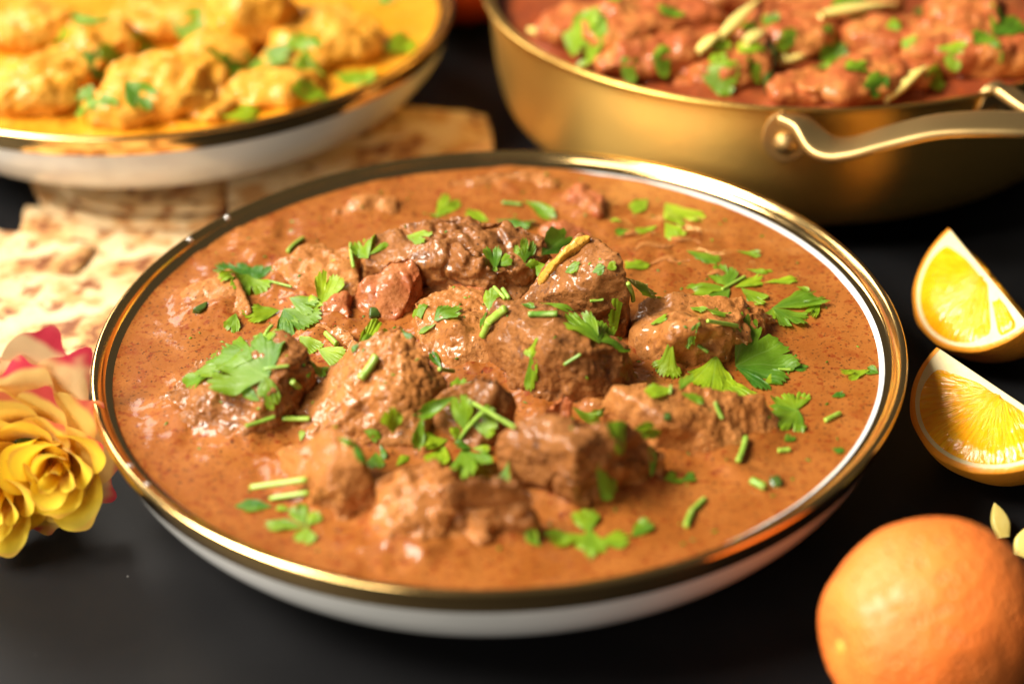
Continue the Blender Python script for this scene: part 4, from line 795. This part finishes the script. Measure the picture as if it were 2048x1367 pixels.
for lab, items in [
 ('coriander leaf at the left wall of the pan', [L_(1125, 75, 1190, 70, 35, 3, .5)]), ('round coriander scrap on the largest red chicken piece', [L_(1325, 30, 1358, 18, 45, 2, .35)]),
 ('round coriander scrap on the dark red chicken piece', [L_(1302, 125, 1346, 118, 42, 2, .5)]), ('bright coriander leaf below the dark red chicken piece', [L_(1404, 158, 1474, 158, 42, 3, .45)]),
 ('coriander leaf left of the ginger heap', [L_(1425, 100, 1452, 80, 34, 3, .6), L_(1425, 105, 1440, 130, 30, 2, .7)]), ('upright coriander leaf behind the ginger heap', [L_(1590, 115, 1565, 65, 28, 2, .35, 4)]),
 ('coriander sprig right of the ginger heap', [L_(1640, 130, 1690, 100, 34, 3, .4), L_(1640, 135, 1640, 165, 34, 2, .35), L_(1650, 130, 1680, 165, 24, 3, .5)]),
 ('dark coriander leaf by the front rim of the pan', [L_(1724, 200, 1772, 164, 30, 2, .25)]), ('coriander leaf at the back middle of the pan', [L_(1660, 15, 1730, 5, 35, 3, .3)]),
 ('dark coriander leaf at the back right of the pan', [L_(1830, 20, 1900, 5, 36, 3, .2)]), ('coriander leaf on the right chicken at the rear of the pan', [L_(1985, 75, 2035, 40, 34, 3, .25)]),
 ('coriander scrap below the tall orange chicken', [L_(1945, 95, 1975, 78, 36, 2, .4)]), ('yellow green coriander leaf behind the small right chicken', [L_(1870, 100, 1930, 112, 22, 3, .7)]),
 ('coriander leaf between the two left chicken pieces of the pan', [L_(1215, 100, 1170, 112, 34, 3, .5)]), ('coriander flecks above the ginger heap in the pan', [L_(1480, 60, 1512, 48, 40, 2, .6), L_(1530, 55, 1545, 30, 36, 2, .4)]),
 ('yellow green coriander leaf left of the thick ginger strip', [L_(1480, 110, 1520, 88, 36, 3, .8), L_(1520, 130, 1500, 150, 36, 2, .6)]), ('coriander leaf on the orange chicken at the front of the pan', [L_(1690, 140, 1725, 128, 32, 3, .45)]),
 ('coriander leaf right of the front ginger strip', [L_(1850, 160, 1885, 148, 32, 2, .5)]), ('coriander flecks on the dark chicken at the rear right of the pan', [L_(1770, 60, 1806, 52, 36, 3, .6), L_(1800, 100, 1830, 92, 34, 2, .5)]),
 ('small coriander leaf at the front left rim of the pan', [L_(1240, 165, 1275, 172, 30, 2, .4)]), ('coriander leaf on the large chicken at the right front of the pan', [L_(1960, 150, 1998, 136, 34, 3, .4)]),
 ('blurred coriander leaf at the very left rear of the pan', [L_(1210, 5, 1240, 0, 34, 3, .6)])]: coriander(BV3, LP, lab, items, G3)
def strip(bv, lv, x0, y0, x1, y1, wd, label, mat='ginger', name='ginger_strip', lift=0, group='ginger strips', cat='ginger'):
    p0, _ = hit(bv, x0, y0, lv); p1, _ = hit(bv, x1, y1, lv)
    if lift: p1 = CAM + rayd(x1, y1) * ((p1 - CAM).length - lift * .001)
    if (p1 - p0).length > .06: p1 = p0 + (p1 - p0).normalized() * .035
    up = Vector((.1, -.3, 1))
    P = [p0 + Vector((0, 0, .0015)), p0.lerp(p1, .33) + Vector((0, 0, .0026)), p0.lerp(p1, .66) + Vector((0, 0, .0026)), p1 + Vector((0, 0, .0015))]
    V, Fq = ribbon(P, [up] * 4, [wd * .6, wd, wd * .72, wd * .10], wd * .5)
    tag(mk(name, V, Fq, M[mat], V.mean(0)), label, cat, group)
for a in [(1440, 82, 1520, 8, .0022, 'long ginger strip leaning on the largest red chicken piece'), (1395, 112, 1440, 78, .0020, 'ginger strip tip just below the long leaning one'), (1640, 38, 1790, 18, .0024, 'long ginger strip lying across the back of the pan'),
          (1556, 132, 1640, 108, .0030, 'thick ginger strip right of the long dark chilli'), (1490, 96, 1530, 72, .0026, 'short pale ginger strip in the ginger heap'), (1768, 206, 1850, 145, .0027, 'ginger strip at the front rim of the pan'), (1060, 66, 1118, 96, .0020, 'blurred ginger strip against the left wall of the pan')]:
    strip(BV3, LP, *a[:4], a[4] * 1.1, a[5], group='ginger strips on the red curry')
strip(BV3, LP, 1540, 95, 1532, 188, .0030, 'long dark green chilli lying between the ginger strips', 'chilli', 'green_chilli', 0, 'chilli in the pan', 'chilli')
for i, a in enumerate([(1232, 478, 1300, 462), (1270, 500, 1350, 488), (1300, 528, 1378, 520), (1250, 524, 1296, 536), (1340, 474, 1402, 486), (1412, 552, 1470, 548)]):
    p0, _ = hit(BV1, a[0], a[1], LV); p1, _ = hit(BV1, a[2], a[3], LV); dn = Vector((0, 0, -.0006)); rs_ = random.Random(i); k_ = Vector((rs_.uniform(-.002, .002), rs_.uniform(-.002, .002), .0007))
    V, Fq = ribbon([p0 + dn, p0.lerp(p1, .35) + k_, p0.lerp(p1, .7) - k_ * .5, p1 + dn], [Vector((0, -.2, 1))] * 4, [.0005, .0013, .0011, .0003], .0009)
    tag(mk('meat_shred', V, Fq, M['meat_light'], V.mean(0)), 'pale thin meat shred half sunk in the sauce near the rear right wall', 'meat', 'meat shreds near the rear right wall')
# tomato beyond the bowls
def spheroid(c, rx, rz, n=64, m=40, f=None):
    t = np.linspace(0, 2 * np.pi, n, endpoint=False); p = np.linspace(-np.pi / 2 + .01, np.pi / 2 - .01, m)
    V = np.stack([np.cos(p)[:, None] * np.cos(t) * rx, np.cos(p)[:, None] * np.sin(t) * rx, np.sin(p)[:, None] * rz + 0 * t], -1).reshape(-1, 3)
    if f: V = f(V)
    return V + np.array(c), gridf(m, n, True)
tc = at(928, -14, .02); V, Fq = spheroid((tc.x, tc.y + .012, .026), .032, .026)
tm = mk('tomato', V, Fq, M['tomato_skin'], (tc.x, tc.y + .012, 0)); tag(tm, 'blurred red orange tomato at the top edge between the yellow bowl and the pan', 'tomato')

# ------------------------------------------------------------------ flatbreads
def bread(corners, z, th, label, seed, bulge=0., layers=1):
    c = [np.array(at(x, y, z)) for x, y in corners]; n, m = 70, 70
    u = np.linspace(0, 1, n)[:, None]; v = np.linspace(0, 1, m)[None]      # u: left-right, v: back-front
    B = ((1 - u) * (1 - v))[..., None] * c[0] + (u * (1 - v))[..., None] * c[1] + (u * v)[..., None] * c[2] + ((1 - u) * v)[..., None] * c[3]
    B[..., 1] -= bulge * (4 * u * (1 - u)) ** .6 * v
    edge = np.minimum(np.minimum(u, 1 - u), np.minimum(v, 1 - v)) * 2
    Q = B.reshape(-1, 3); w1 = fbm(Q * 60 + seed, 3, seed).reshape(n, m); w2 = fbm(Q * 25 + seed, 2, seed + 3).reshape(n, m)
    B[..., 0] += .0012 * w1 * (edge < .2); B[..., 1] += .0012 * w2 * (edge < .2)
    top = B.copy(); top[..., 2] = z + .0007 * w1 + .0012 * np.clip(w2, -.5, 1) - .0010 * np.exp(-edge / .03)
    bot = B.copy(); bot[..., 2] = z - th
    V = np.vstack([top.reshape(-1, 3), bot.reshape(-1, 3)])
    per = [(i, 0) for i in range(n)] + [(n - 1, j) for j in range(1, m)] + [(i, m - 1) for i in range(n - 2, -1, -1)] + [(0, j) for j in range(m - 2, 0, -1)]
    N0 = n * m; mid = []
    rows = [[i * m + j for i, j in per]]
    cx = B.reshape(-1, 3).mean(0)
    ns = 3 * layers
    for k in range(1, ns):
        f = k / ns; off = .0007 * (math.sin(math.pi * layers * f * 2) if layers > 1 else math.sin(math.pi * f))
        row = []
        for i, j in per:
            p = top[i, j] * (1 - f) + bot[i, j] * f; d = p - cx; d[2] = 0; d /= np.linalg.norm(d) + 1e-9
            row.append(N0 * 2 + len(mid)); mid.append(p + d * off)
        rows.append(row)
    rows.append([N0 + i * m + j for i, j in per])
    V = np.vstack([V, np.array(mid)]) if mid else V
    Fq = gridf(n, m).tolist() + [tuple(x + N0 for x in reversed(q)) for q in gridf(n, m).tolist()]
    for a, b in zip(rows[:-1], rows[1:]):
        for k in range(len(a)): k2 = (k + 1) % len(a); Fq.append((a[k], b[k], b[k2], a[k2]))
    o = mk('flatbread', V, Fq, M['bread'], (cx[0], cx[1], z - th)); tag(o, label, 'flatbread', 'cut flatbread pieces'); return o
bread([(440, 180), (972, 226), (1000, 345), (460, 418)],     .0086, .0028, 'square flatbread piece under the right side of the yellow curry bowl', 2, 0, 2)
bread([(40, 290), (450, 290), (452, 408), (140, 392)], .0085, .0022, 'upper flatbread layer under the left side of the yellow curry bowl', 5, .008)
bread([(40, 300), (456, 300), (458, 438), (84, 408)], .0056, .0022, 'lower flatbread layer peeking out under the left side of the yellow bowl', 6, .010)
bread([(50, 409), (540, 424), (330, 640), (20, 600)], .0030, .0028, 'lowest flatbread piece with a browned rear corner, under the front bowl edge', 8)
bread([(-70, 450), (187, 482), (132, 566), (-90, 560)], .0055, .0024, 'flatbread piece with a slanted cut end above the rose', 11)
bread([(-90, 545), (300, 552), (225, 740), (-90, 740)], .0078, .0024, 'pale flatbread piece directly behind the rose', 14)

# ------------------------------------------------------------------ oranges
def orange():
    c = at(1866, 1246, .0285); c = Vector((c.x, c.y, .0285)); axis = (rgt * -.93 + Vector((0, 0, -.05)) + Vector((0, -.30, 0))).normalized()
    def f(V):
        z = V[:, 2] / .0302; r = np.hypot(V[:, 0], V[:, 1])
        s = 1 - .10 * np.exp(-((1 - z) / .03)) + .05 * np.exp(-((z - .86) / .12) ** 2)
        V = V * s[:, None]; n = V / np.linalg.norm(V, axis=1)[:, None]
        V = V + n * (.0005 * fbm(V * 50, 2, 4) + .00015 * fbm(V * 160, 2, 6))[:, None]
        q = Vector((0, 0, 1)).rotation_difference(axis).to_matrix(); return V @ np.array(q).T
    V, Fq = spheroid((0, 0, 0), .0288, .0302, 120, 90, f); V[:, 2] += c.z * 0; dz = -V[:, 2].min(); V += np.array((c.x, c.y, dz))
    root = mk('orange', V, Fq, M['peel'], (c.x, c.y, 0)); tag(root, 'whole orange with a pale stem scar at the lower right', 'orange')
    p = Vector((c.x, c.y, dz)) + axis * .0275
    e1 = axis.orthogonal().normalized(); e2 = axis.cross(e1); W = []
    for k in range(14): a = 2 * math.pi * k / 14; W += [p + (e1 * math.cos(a) + e2 * math.sin(a)) * .0030, p + axis * .0016 + (e1 * math.cos(a) + e2 * math.sin(a)) * .0017]
    V, Fq = hull_chunk('scar', W, M['navel'], amp=.3, voxel=.0004, smooth=3, seed=3, gran=.2); mk('stem_scar', V, Fq, M['navel'], V.mean(0), root)
orange()
def wedge(A, B, bul, rad, alpha, label, seed):
    """A, B: ends of the core edge; bul: direction of the visible cut face away from the core; alpha: opening angle"""
    X = (B - A).normalized(); half = (B - A).length / 2; c = (A + B) / 2
    E = (bul - X * bul.dot(X)).normalized(); Y = X.cross(E)            # second face turns from E towards Y
    if Y.dot(fwd) < 0: Y = -Y
    def fr(a): return E * math.cos(a) + Y * math.sin(a)
    loc = Vector((c.x, c.y, 0)); root = empty('orange_wedge', loc); tag(root, label, 'orange wedge', 'cut orange wedges')
    na, nt = 26, 60
    rs = np.random.RandomState(seed)
    def rim(t, k=1.): return half * math.cos(t) * k, rad * math.sin(t) * k
    V = []
    for i in range(na):
        a = alpha * i / (na - 1)
        for j in range(nt):
            t = math.pi * j / (nt - 1); x, r = rim(t); bump_ = 1 + .012 * math.sin(7 * t + seed) * math.sin(3 * a + t * 5)
            V.append(c + X * x + fr(a) * r * bump_)
    inr = lambda a, d: [c + X * rim(math.pi * j / (nt - 1), .942)[0] + fr(a) * rim(math.pi * j / (nt - 1), .942)[1] + d * .0003 for j in range(nt)]
    V = inr(0, -fr(math.pi / 2)) + V + inr(alpha, fr(alpha + math.pi / 2)); na += 2
    mk('peel', np.array([tuple(v) for v in V]), gridf(na, nt), M['rind'], loc, root)
    nrm = {0: -fr(math.pi / 2), 1: fr(alpha + math.pi / 2)}
    for fi, a in ((0, 0.), (1, alpha)):
        e = fr(a); nn = nrm[fi]; V = []; nr = 24
        for j in range(nt):
            t = math.pi * j / (nt - 1)
            for k in range(nr):
                s = k / (nr - 1) * .95; x, r = rim(t, s); V.append(c + X * x + e * r + nn * (.0002 + .0006 * math.sin(math.pi * s) * 0))
        mk('pith', np.array([tuple(v) for v in V]), gridf(nt, nr), M['pith'], loc, root)
        # pulp: one shallow cushion per segment, inset from peel and core
        segs = [(.04, .96)] if fi else (([(.15, .95), (.035, .125)]) if seed == 1 else [(.03, .93)])
        for (t0, t1) in segs:
            V = []; AT = []; n1, n2 = 44, 22
            for j in range(n1):
                u = j / (n1 - 1); t = math.pi * (t0 + (t1 - t0) * u)
                for k in range(n2):
                    s = k / (n2 - 1); rr = (.03 if t1 - t0 > .3 else .40) * (1 - s) + .905 * s; sq = 1 - .10 * abs(2 * u - 1) ** 6
                    x, r = rim(t, rr * sq); edge = min(u, 1 - u) * 6; edge = min(1, edge) * min(1, 5 * s) * min(1, 5 * (1 - s))
                    off = .0001 + .0012 * edge ** .6 + .0004 * edge * rs.uniform(-.4, 1)
                    r = max(r, rad * .06 + .02 * rad * math.sin(9 * u)); V.append(c + X * x + e * r + nn * off); AT.append((t, rr, seed))
            mk('pulp', np.array([tuple(v) for v in V]), gridf(n1, n2), M['pulp'], loc, root, attr={'pulp': np.array(AT)})
wedge(at(1897, 456, .033), at(2060, 652, .030), Vector((-.58, -.35, -.62)), .031, R(85), 'rear orange wedge with a small second segment at its right end', 1)
wedge(at(1873, 694, .031), at(2150, 880, .028), Vector((-.45, -.72, -.46)), .031, R(80), 'front orange wedge lying nearer the whole orange', 2)
for a in [(2006, 1082, 1986, 1018, .0030, 'pale ginger sliver standing up behind the whole orange'), (2040, 1120, 2066, 1062, .0036, 'pale ginger sliver at the right picture edge beside the whole orange')]:
    bvt = BVHTree.FromPolygons([(-1, -1, 0), (1, -1, 0), (1, 1, 0), (-1, 1, 0)], [(0, 1, 2, 3)]); strip(bvt, 0., *a, lift=9, group='ginger slivers on the table')
p = at(1846, 746, .001); V, Fq = spheroid((p.x, p.y, .0011), .0012, .0011, 14, 8); tag(mk('salt_grain', V, Fq, M['white_bit'], (p.x, p.y, 0)), 'tiny white grain on the black table left of the front orange wedge', 'salt grain')

# ------------------------------------------------------------------ rose
def rose():
    c = at(12, 925, .035); root = empty('rose', (c.x, c.y, .0)); tag(root, 'yellow rose with pink edged outer petals lying beside the bowl', 'rose')
    axis = Vector((.10, -.90, .28)).normalized(); right = Vector((1, 0, 0)); right = (right - axis * right.dot(axis)).normalized(); up = axis.cross(right)
    if up.z < 0: up = -up
    base = c - axis * .026
    rs = np.random.RandomState(12)
    def petal(ox, oy, r0, phi, dphi, Lp, t0, t1, q, ruf, z0=0., tip=.05, seed=0, cup=0.):
        n, m = 33, 26; u = np.linspace(-1, 1, n)[:, None]; v = np.linspace(0, 1, m)[None]
        ve = v * (1 - .22 * np.abs(u) ** 2.6 + tip * np.exp(-(u / .16) ** 2))
        tau = lambda x: t0 + (t1 - t0) * x ** 2.2
        xs = np.linspace(0, 1.2, 120); rho = r0 + Lp * np.cumsum(np.sin(tau(xs))) * (xs[1] - xs[0]); zz_ = z0 + Lp * np.cumsum(np.cos(tau(xs))) * (xs[1] - xs[0])
        wd = np.sin(np.pi * (.16 + .52 * v)) ** .8
        Rh = np.interp(ve, xs, rho); Zh = np.interp(ve, xs, zz_)
        ang = phi + u * dphi * wd * (1 - .15 * np.abs(u) * v)
        Rr = Rh * (1 - cup * np.abs(u) ** 2)
        P = np.stack([np.cos(ang) * Rr + ox, np.sin(ang) * Rr + oy, Zh + 0 * u], -1).reshape(-1, 3)
        nz = (fbm(P * 55 + seed, 2, seed) * .0045 + fbm(P * 140 + seed, 2, seed + 7) * .0012) * ruf * (np.clip(ve, 0, 1.1) ** 3).reshape(-1)
        ed = (np.abs(u) ** 6 * np.clip(v, 0, 1) + 0).reshape(-1)
        rad_ = np.stack([np.cos(ang), np.sin(ang), .3 + 0 * ang], -1).reshape(-1, 3)
        P = P + rad_ * (nz - .003 * ruf * ed * 0)[:, None]
        # rolled back edge
        roll = np.clip((ve - .86) / .2, 0, 1).reshape(-1) ** 1.5 * ruf
        P[:, :2] += rad_[:, :2] * (roll * .004)[:, None]; P[:, 2] -= roll * .0022
        P = P * .86
        Wd = np.array(base)[None] + P[:, 0:1] * np.array(right) + P[:, 1:2] * np.array(up) + P[:, 2:3] * np.array(axis)
        Wd[:, 2] = np.maximum(Wd[:, 2], .0006)
        A = np.stack([u + 0 * v, ve, np.full((n, m), q)], -1).reshape(-1, 3)
        mk('petal', Wd, gridf(n, m), M['petal'], tuple(root.location), root, attr={'petal': A})
    k = 0
    # two spiralled hearts
    for (ox, oy, s) in ((.017, -.006, 1.0), (-.006, -.017, 1.0)):
        for i in range(11):
            k += 1; r0 = .0012 + .00115 * i * s; petal(ox, oy, r0, i * 2.25 + ox * 90, 1.5 - .055 * i, .030 - .0002 * i, R(2), R(10 + 4.2 * i), 0.02, .25 + .03 * i, .0095 - .0006 * i, .03, k)
    # petals in a golden angle spiral, outer ones opening wide and growing towards the top
    for i in range(34):
        k += 1; f = i / 33; ph = i * 2.39996 + .4
        petal(.003 * (1 - f), -.008 * (1 - f), .0045 + .010 * f ** .8, ph, .95 - .30 * f, (.026 + .006 * f) * (1 + .18 * f * math.sin(ph)), R(26 - 4 * f), R(26 + 60 * f ** .9), min(1, .08 + .95 * f ** 1.5 + .12 * rs.uniform(-1, 1)), .55 + .75 * f, .001 - .010 * f, .04 + .06 * f, k)
    for (ph, Lp, dp, t1) in ((1.15, .036, .62, 72), (1.95, .036, .6, 72)):
        k += 1; petal(0, .002, .012, ph, dp, Lp, R(30), R(t1), 1.0, 1.2, -.008, .13, k)
    # hip and stalk hidden behind the head
    V, Fc = lathe([(.0, -.022), (.006, -.02), (.010, -.012), (.011, -.004), (.004, .004), (0, .005)], 24)
    Wd = np.array(base) + V[:, 0:1] * np.array(right) + V[:, 1:2] * np.array(up) + V[:, 2:3] * np.array(axis); mk('hip', Wd, Fc, M['chilli'], tuple(root.location), root)
rose()
